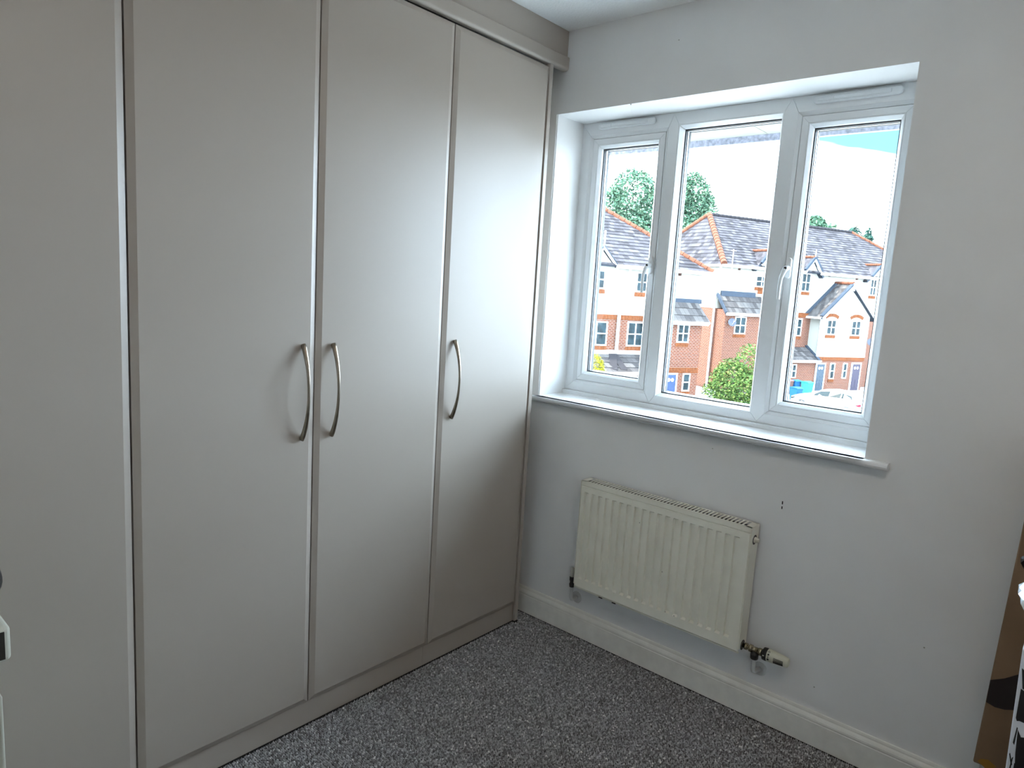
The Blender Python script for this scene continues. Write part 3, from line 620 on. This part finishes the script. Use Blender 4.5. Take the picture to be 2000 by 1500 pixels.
A.tiles((cu0, -eo, zE), (0, 1, 0), ((topu-cu0), run+eo, zr-zE) and (topu-cu0, 0, zr-zE), [(0, 0), (2*(run+eo), 0), (run+eo, math.hypot(topu-cu0, zr-zE))], tile_m, 'hip_end_tiles', seed=5)
A.gutter(A.fp(1205, 516, eo)[0], cu0, -eo, zE-.03)
A.vent(1328, 535); A.vent(1204, 519)
A.pipe([(A.fp(1231, 519, .35)[0], -.42, zE-.05), (A.fp(1229, 524, .2)[0], -.3, zE-.35), (A.fp(1215, 531, .1)[0], -.1, zE-.9), (A.fp(1215, 531, .1)[0], -.1, A.fp(1206, 692, .1)[1])], .055)
# gablet over the top floor window
gu, gz = A.fp(1181, 484, .5); gl = A.fp(1146, 520, .5)[0]; g2, gz2 = A.fp(1203, 517, .5); gl = 2*gu-g2
A.part(MB().prism([(gl+.1, -.35, gz2), (g2-.1, -.35, gz2), (gu, -.35, gz-.15)], (0, .3, 0)), 'gablet', render_m)
for s_ in (gl, g2):
    A.part(MB().bar((gu, -.47, gz), (s_, -.47, gz2), .04, .22, (0, -1, 0)), 'barge_board', wfr)
    A.part(MB().prism([(gu, -.5, gz+.1), (s_+(.12 if s_ > gu else -.12), -.5, gz2+.02), (s_+(.12 if s_ > gu else -.12), .4, gz2+.02), (gu, 2.2, gz+.1)], (0, 0, .06)), 'lead_verge', lead_m)
A.pipe([(gu, -.45, gz-.1), (gu, -.45, gz+.95)], .05, 'finial')
A.window(1159, 526, 1183, 563); A.window(1244, 531, 1270, 570); A.window(1144, 626, 1187, 674, -.03); A.window(1226, 628, 1258, 676, -.03)
A.pipe([(A.fp(1210, 616, .05)[0], -.06, zB+.4), (A.fp(1210, 616, .05)[0], -.06, A.fp(1204, 692, .05)[1])], .07)
# lean-to roof in front, low on the left
l0, lzt = A.fp(1120, 688, 0); l1 = A.fp(1262, 698, 0)[0]; lze = A.fp(1200, 728, 1.8)[1]; ls = math.hypot(1.8, lzt-lze)
A.tiles((l0, -1.8, lze), (1, 0, 0), (0, 1.8, lzt-lze), [(0, 0), (l1-l0, 0), (l1-l0, ls), (0, ls)], tile2_m, 'porch_roof_tiles', g=ls/4, seed=8)
A.rect('porch_wall', brick_m, l0, l1, 0, lze+.1, -1.55, .0)
A.part(MB().box(l0, l1, -.14, .02, lzt-.05, lzt+.16), 'lead_flashing', wfr); A.gutter(l0, l1, -1.8, lze-.02)
hx, hz = A.fp(1203, 696, .4); 
for sg in (0, 1):
    a_ = A.fp(1196+sg*3, 694, .3); b_ = A.fp(1199+sg*20, 726, 1.6)
    A.part(MB().bar((a_[0], -.3, a_[1]+.08), (b_[0], -1.6, b_[1]+.1), .42, .05), 'dark_tile_strip', tile_m)  # two darker strips laid down the lean-to slope
A.door(1299.5, 731.5, 1320, 780, .9, mat('blue_door', (.0250, .0400, .0850), .4, spec=.08, noise=(30, .3)))
A.window(1333.5, 729, 1348, 764, .9, cols=1)
# ---------------------------------------------------------------- long terrace on the right
C = House('terraced_house', 'long white rendered and brick terrace with a cross gable behind the right light', 1404, 50.0)
cz = C.fp(1412, 516, .4)[1]; c0 = C.fp(1404, 560)[0]; cR = C.fp(1738, 545)[0]; _, cb2 = C.fp(1404, 602)
C.rect('rendered_wall', render_m, c0, cR, cb2, cz+.05, 0, 10.4); C.rect('brick_wall', brick_m, c0, cR, 0, cb2, .03, 10.4)
C.part(MB().box(c0-.03, c0+.01, 4.2, 10.3, 0, cz), 'brick_return', brick_m)
C.part(MB().box(c0-.02, c0+.01, .03, 4.2, 0, cb2), 'brick_return', brick_m)
run, eo = 5.2, .45; zr = cz+4.15; slC = math.hypot(run+eo, zr-cz)
pk = roofpt(C, 1386, 422, cz, zr, run, eo); c_l = roofpt(C, 1413, 512, cz, zr, run, eo); k = (pk[0]-c_l[0])/(pk[1]-c_l[1]); cl0 = c_l[0]-k*c_l[1]; pkt = cl0+k*slC
pr2 = roofpt(C, 1668, 458, cz, zr, run, eo); pr3 = roofpt(C, 1722, 487, cz, zr, run, eo); k2 = (pr3[0]-pr2[0])/(pr3[1]-pr2[1]); ptr = pr2[0]+k2*(slC-pr2[1]); pr0 = pr2[0]-k2*pr2[1]
C.tiles((0, -eo, cz), (1, 0, 0), (0, run+eo, zr-cz), [(cl0, 0), (pr0, 0), (ptr, slC), (pkt, slC)], tile_m, seed=11, g=.36, tw=.36)
lc = lambda u, s_: (u, -eo+(run+eo)*s_/slC, cz+(zr-cz)*s_/slC+.05)
C.ridge(lc(cl0, 0), lc(pkt, slC), .22); C.ridge(lc(pkt, slC), lc(ptr, slC), .15, tile_m); C.ridge(lc(pr0, 0), lc(ptr, slC), .15)
he = math.hypot(pkt-cl0, zr-cz)
C.tiles((cl0, -eo, cz), (0, 1, 0), (pkt-cl0, 0, zr-cz), [(0, 0), (2*(run+eo), 0), (run+eo, he)], tile_m, 'hip_end_tiles', seed=13, g=.36, tw=.36)
C.ridge((cl0, 2*run+eo, cz+.05), lc(pkt, slC), .2)
C.gutter(cl0, C.fp(1575, 530, eo)[0], -eo, cz-.03); C.gutter(C.fp(1604, 531, eo)[0], C.fp(1716, 543, eo)[0], -eo, cz-.03)
C.part(MB().box(cl0-.1, cl0+.02, -eo, 8, cz-.16, cz+.02), 'gutter', wfr)
C.vent(1444, 525); C.vent(1620, 538); C.vent(1673.5, 544)
pu = c0-.12
C.pipe([(cl0-.05, -.2, cz-.05), (cl0-.05, -.2, cz-.45), (pu, .12, cz-1.0), (pu, .12, 0)], .075)
# first bay with pent roof beside the corner
bo = .9; bl = C.fp(1414, 640, bo)[0]; br = C.fp(1500, 640, bo)[0]; pe = C.fp(1450, 613, bo+.25)[1]; pt = C.fp(1440, 577)[1]; sl = math.hypot(bo+.25, pt-pe)
C.rect('bay_wall', brick_m, bl, br, 0, pe+.25, -bo, .03)
C.tiles((bl-.15, -bo-.25, pe), (1, 0, 0), (0, bo+.25, pt-pe), [(0, 0), (br-bl, 0), (br-bl, sl), (0, sl)], tile2_m, 'bay_roof_tiles', g=sl/3, seed=21)
C.part(MB().bar((bl-.15, -bo-.25, pe+.04), (bl-.15, -.02, pt+.04), .12, .16), 'lead_verge', lead_m)
C.part(MB().box(C.fp(1407, 575)[0], C.fp(1473, 580)[0], -.14, .02, pt-.1, pt+.28), 'lead_flashing', lead_m); C.gutter(bl-.15, br, -bo-.27, pe-.02)
C.window(1436, 618, 1458, 652, bo); C.soldier(*[C.fp(x, 600)[0] for x in (1476, 1486)], *[C.fp(1480, y)[1] for y in (574, 562)], 0)
C.window(1477, 538, 1500, 560)
C.window(1500, 528, 1512, 560)
# window at the top beside the gablets, gablet roofs
def gablet(h, ap, rt, dp=.5):
    gu, gz = h.fp(*ap, dp); g2, gz2 = h.fp(*rt, dp); gl = 2*gu-g2
    h.part(MB().prism([(gl+.1, -dp+.15, gz2-.05), (g2-.1, -dp+.15, gz2-.05), (gu, -dp+.15, gz-.15)], (0, .3, 0)), 'gablet', render_m)
    for s_ in (gl, g2):
        sg = 1 if s_ > gu else -1
        h.part(MB().bar((gu, -dp+.03, gz), (s_, -dp+.03, gz2), .04, .24, (0, -1, 0)), 'barge_board', wfr)
        h.part(MB().bar((gu, -dp, gz+.16), (s_+sg*.1, -dp, gz2+.14), .16, .16, (0, -1, 0)), 'lead_verge', lead_m)
        h.tiles((gu, -dp+.1, gz+.1), (0, 1, 0), (s_+sg*.1-gu, 0, gz2-gz), [(0, 0), (2.4, 0), (.9, 1.9), (0, 1.9)], attr_tile, 'gablet_tiles', seed=int(gu*7) % 90)
    h.ridge((gu, -dp, gz+.2), (gu, 2.1, gz+.2), .11); h.pipe([(gu, -dp, gz), (gu, -dp, gz+.75)], .035, 'finial')
attr_tile = tile_m
gablet(C, (1592.5, 507), (1604, 533)); gablet(C, (1722, 522), (1733, 546)); gablet(C, (1506, 494), (1517, 520))
C.window(1567, 533, 1584.5, 569); C.window(1701, 545, 1713, 577)
# cross gable projecting over the two doors
go = 1.5
gp, gpz = C.fp(1663, 556, go); gL, gLz = C.fp(1604, 616, go); gR = 2*gp-gL; gwl = C.fp(1582, 660, go)[0]; gbz = C.fp(1600, 697, go)[1]; wl_ = C.fp(1578, 640, go)[0]; gwl = gL+.25; gwr = 2*gp-gwl
C.part(MB().prism([(gwl, -go, gbz), (gwr, -go, gbz), (gwr, -go, gLz+.1), (gp, -go, gpz-.25), (gwl, -go, gLz+.1)], (0, go, 0)), 'gable_wall', render_m)
C.rect('gable_base', brick_m, gwl+.02, gwr-.02, 0, gbz, -go+.03, .03)
C.soldier(gwl+.02, gwr-.02, gbz-.28, gbz, -go+.02)
for s_, sg in ((gL, -1), (gR, 1)):
    es = Vector((s_-gp, 0, gLz-gpz)); ln = es.length+.3
    C.tiles((gp, -go-.25, gpz), (0, 1, 0), es, [(0, 0), (go+.6, 0), (go+.6, ln), (0, ln)], tile2_m, 'gable_roof_tiles', seed=31+sg)
    C.part(MB().bar((gp, -go-.27, gpz-.1), (gp+es.x*1.04, -go-.27, gpz+es.z*1.04-.1), .05, .3, (0, -1, 0)), 'barge_board', wfr)
    C.part(MB().bar((gp, -go-.15, gpz+.09), (gp+es.x*1.05, -go-.15, gpz+es.z*1.05+.09), .3, .08, (0, -1, 0) if False else (0, 0, 1)), 'lead_verge', lead_m)
    C.part(MB().bar((gp, -.12, gpz+.12), (gp+es.x*1.05, -.12, gpz+es.z*1.05+.12), .3, .08), 'lead_flashing', lead_m)
C.ridge((gp, -go-.2, gpz+.1), (gp, .1, gpz+.1), .13); C.pipe([(gp, -go-.28, gpz-.5), (gp, -go-.28, gpz+.1)], .08, 'finial')
C.part(MB().box(gL-.3, gL-.2, -go-.2, .0, gLz-.28, gLz-.12), 'gutter', wfr)
C.pipe([(gwl-.06, -go+.1, gLz-.25), (gwl-.06, -go+.1, 0)], .075)
C.window(1616, 624, 1634, 653.5, go, arch=True); C.window(1664, 626, 1682, 655.5, go, arch=True)
C.door(1595.5, 711, 1610.5, 760, go, mat('slate_blue_door', (.0275, .0375, .0500), .4, spec=.08, noise=(30, .3))); C.door(1665, 711, 1680, 755, go, mat('plum_door', (.0300, .0250, .0375), .4, spec=.08, noise=(30, .3)))
C.window(1622, 709, 1631, 740, go, cols=1); C.window(1647, 709, 1655, 739, go, cols=1, sill=False)
# recess between: brick first floor with window, lean-to over the ground floor window
rl = C.fp(1535, 640, .3)[0]; C.rect('recess_brick', brick_m, rl, gwl, 0, C.fp(1560, 611, .3)[1], -.3, .03); C.soldier(rl, gwl, C.fp(1560, 619, .3)[1], C.fp(1560, 611, .3)[1], -.31)
C.window(1549, 621.5, 1567, 656, .3)
lt = C.fp(1560, 676, .3)[1]; le = C.fp(1560, 704, 1.6)[1]; ll = C.fp(1530, 690, 1.6)[0]; sl = math.hypot(1.3, lt-le)
C.tiles((ll, -1.75, le), (1, 0, 0), (0, 1.45, lt-le), [(0, 0), (gwl-ll, 0), (gwl-ll, sl), (0, sl)], tile2_m, 'porch_roof_tiles', g=sl/3, seed=41)
C.rect('porch_wall', brick_m, ll, gwl, 0, le+.1, -1.45, 0); C.gutter(ll, gwl, -1.77, le-.02); C.window(1540, 711, 1556, 738, 1.45)
C.part(MB().bar((gwl-.1, -1.75, le+.06), (gwl-.1, -.3, lt+.06), .3, .08), 'lead_verge', lead_m)
# ---------------------------------------------------------------- dishes, mast
def dish(h, px, py, off, r, label):
    u, z = h.fp(px, py, off); p = h.o+U*u+N*(off+.35); p.z = GZ+z
    e = thing('satellite_dish', label, 'satellite dish', p-N*.35); ax = (N*.9-U*.35+ZV*.25).normalized(); I = Matrix.Identity(4)
    mb = MB(); mb.lathe([(.10, r), (.05, r*.75), (.015, r*.4), (0, .01), (-.02, .01), (-.005, r*.4), (.03, r*.78), (.085, r)], Vector((0, 0, 0))+N*.25, ax, 28); mb.build('reflector', mat('grey_dish', (.045, .05, .065), .6, spec=.08), e)
    MB().tube([Vector((0, 0, 0)), N*.25], .03, 8).build('bracket', capm, e); MB().tube([N*.25-ZV*r*.8, N*.25+ax*.45], .012, 6).build('feed_arm', capm, e); MB().lathe([(0, .03), (.1, .04)], N*.25+ax*.40, ax, 10).build('receiver', capm, e)
dish(C, 1424.5, 629.5, bo, .30, 'round grey satellite dish beside the four pane bay window'); dish(C, 1694, 668, go, .3, 'satellite dish at the end of the cross gable wall')
u, z0 = C.fp(1428.5, 532, .55); _, z1 = C.fp(1433, 487, .55); p = C.o+U*u+N*.12
ml_ = -.12; ms = C.part(MB().tube([(u, .02, z0-.1), (u, -.12, z0), (u, -.55, z0+.1), (u, -.55, z1)], .035, 8), 'aerial_mast', wfr); ms['label'] = 'thin white aerial mast'
C.part(MB().bar((u-.25, -.55, z1-.1), (u+.25, -.55, z1-.1), .04, .04), 'aerial_crossbar', wfr, ms)
# ---------------------------------------------------------------- planting
def foliage_mat(name, a, b, c): return attr_mat(name, [(0, a), (.5, b), (1, c)], .8, .06)
def crown(name, label, cat, base, h0, blobs, n, leaf, m, seed, trunk=.15, group=None):
    """blobs: (dx, dy, z, rx, rz)"""
    rnd = random.Random(seed); e = thing(name, label, cat, base, 0, group); mb = MB(); tot = sum(b[3]**2*b[4] for b in blobs)
    for (dx, dy, z, rx, rz) in blobs:
        for _ in range(max(20, int(n*rx*rx*rz/tot))):
            d = Vector((rnd.gauss(0, 1), rnd.gauss(0, 1), rnd.gauss(0, 1))).normalized(); r = rnd.uniform(.45, 1)**.5
            c = Vector((dx+d.x*rx*r, dy+d.y*rx*r, z+d.z*rz*r)); a = Vector((rnd.gauss(0, 1), rnd.gauss(0, 1), rnd.gauss(0, .6))).normalized(); b_ = a.cross(Vector((rnd.gauss(0, 1), rnd.gauss(0, 1), rnd.gauss(0, 1)))).normalized(); s_ = leaf*rnd.uniform(.6, 1.3)
            mb.add([c-a*s_, c+b_*s_*.5, c+a*s_, c-b_*s_*.5], [(0, 1, 2, 3)], rnd.random()*.99+.01)
    me = bpy.data.meshes.new('foliage'); me.from_pydata(mb.v, [], mb.f); at = me.attributes.new('v', 'FLOAT', 'POINT'); at.data.foreach_set('value', mb.a); me.materials.append(m)
    o = bpy.data.objects.new('foliage', me); col.objects.link(o); o.parent = e; stuff(o)
    tk = MB(); zt = max(b[2] for b in blobs); tk.tube([(0, 0, 0), (.05*h0*.1, 0, h0*.5), (0, 0, zt)], [trunk, trunk*.8, trunk*.25], 8)
    for (dx, dy, z, rx, rz) in blobs: tk.tube([(0, 0, max(.2, z-rz*.9)), (dx*.6, dy*.6, z-rz*.2), (dx, dy, z+rz*.3)], [trunk*.45, trunk*.3, trunk*.1], 6)
    tk.build('trunk', mat('bark', (.07, .055, .04), .95), e); return e
def gpos(px, py, depth): p = at_depth(px, py, depth); return Vector((p.x, p.y, GZ)), p.z-GZ
gA = foliage_mat('bush_leaf', (.0168, .0392, .0101), (.0365, .0673, .0158), (.0841, .1065, .0281)); gB = foliage_mat('tree_leaf', (.025, .055, .036), (.050, .098, .060), (.095, .150, .090)); gY = foliage_mat('golden_leaf', (.0525, .0577, .0042), (.1365, .1234, .0042), (.1890, .1680, .0079)); gD = foliage_mat('conifer_leaf', (.012, .036, .028), (.024, .058, .044), (.042, .08, .058))
b, z = gpos(1432, 750, 36)
crown('garden_tree', 'leafy green garden tree growing in front of the bay window of the terrace', 'tree', b, 2, [(0, 0, z, 1.3, 1.2), (RGT.x*.7, RGT.y*.7, z+1.2, .75, 1.0), (RGT.x*-.7, RGT.y*-.7, z-.5, .95, .7), (RGT.x*.8, RGT.y*.8, z-.3, .9, 1.1), (-RGT.x*.2, -RGT.y*.2, z+.6, .8, .8), (0, 0, z-1.1, 1.3, .8)], 7500, .085, gA, 5)
b, z = gpos(1157, 715, 34)
crown('golden_shrub', 'bright yellow golden shrub beside the low porch roof', 'shrub', b, 2, [(0, 0, z-.2, .62, .95), (RGT.x*.35, RGT.y*.35, z-.55, .5, .5), (0, 0, z-1.2, .8, .9)], 3800, .06, gY, 6)
b, z = gpos(1236, 388, 72)
crown('broadleaf_tree', 'broad pale green tree rising behind the hipped roof of the brick house', 'tree', b, z, [(0, 0, z, 2.6, 3.2), (RGT.x*-2.2, RGT.y*-2.2, z-1.5, 2.2, 2.5), (RGT.x*2.4, RGT.y*2.4, z-1.5, 2.3, 2.8), (0, 0, z-4.5, 4, 3)], 13000, .22, gB, 7, .35)
b, z = gpos(1352, 392, 88)
crown('broadleaf_tree', 'round crowned green tree rising above the peak of the terrace roof', 'tree', b, z, [(0, 0, z, 2.4, 3.6), (RGT.x*-2.4, RGT.y*-2.4, z+.6, 2.6, 3.3), (RGT.x*1.4, RGT.y*1.4, z-1.4, 2.1, 2.6), (0, 0, z-5, 3.8, 3.1)], 13000, .24, gB, 8, .35)
for (px, py, lab, m, bl, nn, sd_) in ((1592, 440, 'bushy round tree top above the terrace ridge', gB, [(0, 0, 0, 1.0, 1.0), (RGT.x*.5, RGT.y*.5, -.4, .8, .7)], 1300, 21), (1621, 444, 'small tree top between the bushy tree and the drooping conifer', gB, [(0, 0, 0, .65, .45), (-.3, -.3, -.7, .5, .4)], 600, 22), (1695, 463, 'narrow conifer top beside the sloping end of the ridge', gD, [(0, 0, .5, .35, .7), (0, 0, -.3, .62, .8)], 900, 23)):
    b, z = gpos(px, py, 70+(sd_ % 3)*6); crown('background_tree', lab, 'tree', b, z, [(a, c, z+d, r, rz) for a, c, d, r, rz in bl]+[(0, 0, z-3, 1.5, 2.4)], nn*4, .27, m, sd_, .2)
# drooping conifer: fronds
b, z = gpos(1665, 452, 70); e = thing('background_conifer', 'drooping conifer top with arching fronds above the ridge', 'tree', b)
MB().tube([(0, 0, 0), (0, 0, z-.4), (RGT.x*.25, RGT.y*.25, z+.5), (RGT.x*.75, RGT.y*.75, z+.75)], [.25, .14, .10, .07], 7).build('trunk', mat('bark', (.07, .055, .04)), e)
rnd = random.Random(4); mb = MB()
for k in range(26):
    an = k*2.4; L = rnd.uniform(.7, 1.25); z0 = z+.3-1.6*k/26; d = Vector((math.cos(an), math.sin(an), 0))
    for i in range(26):
        t = i/25; c = Vector((0, 0, z0))+d*L*t+ZV*(.25*t-.55*t*t); s_ = .26*(1-.5*t); a = Vector((rnd.gauss(0, 1), rnd.gauss(0, 1), rnd.gauss(0, 1)-1)).normalized(); q_ = a.cross(d).normalized()
        mb.add([c-a*s_, c+q_*s_*.5, c+a*s_, c-q_*s_*.5], [(0, 1, 2, 3)], rnd.random()*.99+.01)
stuff(mb.build('foliage', gD, e))
# ---------------------------------------------------------------- bins and car
def bin_(px, py, m, label):
    p = onz(px, py, GZ); e = thing('wheelie_bin', label, 'bin', p, HA, 'wheelie bins beside the car')
    def fr(z, w_, d_): return [(-w_, -d_, z), (w_, -d_, z), (w_, d_, z), (-w_, d_, z)]
    MB().add(fr(.06, .22, .26)+fr(.98, .28, .34), [(3, 2, 1, 0), (4, 5, 6, 7)]+[(i, (i+1) % 4, 4+(i+1) % 4, 4+i) for i in range(4)]).build('body', m, e, bevel=.02)
    MB().prism([(-.30, -.37, .98), (-.30, .37, .98), (-.30, .36, 1.05), (-.30, .0, 1.10), (-.30, -.34, 1.04)], (.6, 0, 0)).build('lid', m, e, bevel=.01)
    for s_ in (-.24, .24): MB().lathe([(-.03, .1), (.03, .1)], (s_, .26, .1), (1, 0, 0), 14).build('wheel', blackp, e)
    MB().tube([(-.22, .40, .98), (.22, .40, .98)], .02, 8).build('handle', m, e)
bin_(1550.5, 769.5, mat('blue_bin', (.0090, .0540, .1320), .5, spec=.08), 'bright blue wheelie bin beside the white car'); bin_(1574, 773, mat('teal_bin', (.0180, .1320, .1200), .5, spec=.08), 'teal wheelie bin beside the blue bin'); bin_(1535.5, 769, mat('brown_bin', (.0780, .0420, .0360), .5, spec=.08), 'brown wheelie bin beside the blue bin'); bin_(1552, 786, mat('blue_bin', (.015, .09, .22)), 'dark blue wheelie bin in front of the white car bonnet')
w0 = onz(1576.5, 796, GZ); w1 = onz(1662, 811, GZ); dv = w1-w0; ang = math.atan2(dv.y, dv.x); WB = dv.length
car = thing('car', 'white hatchback parked in front of the cross gable', 'car', (w0+w1)/2, ang)
k = WB/2.6; paint = mat('white_car_paint', (.3520, .3584, .3648), .25, coat=.5)
# stations: x (front negative), half width, sill z, belt z, roof z, roof half width
ST = [(-2.15, .55, .42, .58, .60, .5), (-2.05, .74, .28, .70, .73, .62), (-1.7, .85, .22, .84, .88, .70), (-1.3, .88, .2, .92, .97, .72), (-.95, .89, .2, .96, 1.02, .70), (-.35, .89, .2, .98, 1.38, .60), (.25, .89, .2, 1.0, 1.47, .60), (.9, .89, .2, 1.02, 1.46, .59), (1.45, .88, .22, 1.04, 1.36, .57), (1.85, .84, .26, 1.04, 1.10, .60), (2.02, .74, .34, .88, .92, .60), (2.07, .6, .45, .75, .77, .5)]
sec = []
for x, w_, zs_, zb_, zr_, rw in ST:
    half = [(w_*.86, zs_), (w_, zs_+.18), (w_, (zs_+zb_)/2+.08), (w_*.97, zb_), (rw+.02, zr_-.05), (rw*.75, zr_)]
    sec.append([(x*k, a, z) for a, z in half]+[(x*k, -a, z) for a, z in reversed(half)])
n = 12; vs = [p for s_ in sec for p in s_]
MB().add(vs, [(i*n+j, i*n+(j+1) % n, (i+1)*n+(j+1) % n, (i+1)*n+j) for i in range(len(ST)-1) for j in range(n)]+[tuple(range(n)), tuple((len(ST)-1)*n+j for j in range(n))], smooth=True).build('body', paint, car)
cg = mat('car_glass', (.0125, .0175, .0187), .1, spec=.08)
def sp(i, t, j0=3, j1=4, side=1):
    a, b = sec[i][j0], sec[i][j1]; return Vector((a[0]+(b[0]-a[0])*t, side*(a[1]+(b[1]-a[1])*t), a[2]+(b[2]-a[2])*t))
for side in (1, -1):
    for (i0, i1) in ((5, 6), (6, 7), (7, 8)):
        o_ = Vector((0, side*.012, 0)); t0, t1 = .1, .88
        A0, A1, B1, B0 = sp(i0, t0, side=side), sp(i0, t1, side=side), sp(i1, t1, side=side), sp(i1, t0, side=side); g_ = Vector((.03, 0, 0))
        P = [A0+g_, A1+g_, B1-g_, B0-g_]
        if i0 == 5: P = [sp(4, .3, side=side)+Vector((.12, 0, -.02)), A1+g_, B1-g_, B0-g_]
        if i0 == 7: P = [A0+g_, A1+g_, sp(8, .8, side=side), sp(8, .2, side=side)+Vector((.1, 0, 0))]
        MB().prism([p+o_*.3 for p in P], o_).build('side_window', cg, car)
    tl = [Vector((1.72*k, side*.87, .78)), Vector((1.9*k, side*.83, .82)), Vector((2.03*k, side*.72, .86)), Vector((2.02*k, side*.74, .70)), Vector((1.9*k, side*.83, .70))]
    MB().prism(tl, Vector((.015, side*.02, 0))).build('tail_light', mat('red_lens', (.35, .01, .02), .2, spec=.08), car)
    hl = [Vector((-1.75*k, side*.86, .74)), Vector((-2.04*k, side*.75, .64)), Vector((-2.02*k, side*.75, .56)), Vector((-1.8*k, side*.86, .64))]
    MB().prism(hl, Vector((-.01, side*.02, 0))).build('headlight', paneM, car)
    MB().lathe([(0, .03), (.1, .08), (.2, .06)], (-.62*k, side*.9, 1.02), (0, side, 0), 10).build('door_mirror', paint, car)
    for x in (-WB/2, WB/2):
        wh = MB().lathe([(0, .30), (.02, .32), (.17, .32), (.2, .30), (.2, .22)], (x, side*.70, .32), (0, side, 0), 24).build('wheel', blackp, car)
        hub = MB().lathe([(0, .21), (.01, .21)], (x, side*.885, .32), (0, side, 0), 20).build('rim', mat('dark_rim', (.06, .06, .065), .5), wh)
        for q in range(5):
            a = q*2*PI/5+.3; c = Vector((x, side*.905, .32)); d = Vector((math.cos(a), 0, math.sin(a))); MB().bar(c+d*.03, c+d*.21, .02, .055, (d.z, 0, -d.x)).build('spoke', spacer, wh)
MB().prism([sp(4, .9)+Vector((.06, 0, .02)), sp(5, .9)+Vector((-.03, 0, .02)), sp(5, .9, side=-1)+Vector((-.03, 0, .02)), sp(4, .9, side=-1)+Vector((.06, 0, .02))], (-.01, 0, .01)).build('windscreen', cg, car)
MB().prism([sp(8, .9)+Vector((.05, 0, .01)), sp(9, .9)+Vector((-.02, 0, .03)), sp(9, .9, side=-1)+Vector((-.02, 0, .03)), sp(8, .9, side=-1)+Vector((.05, 0, .01))], (.01, 0, .012)).build('rear_window', cg, car)
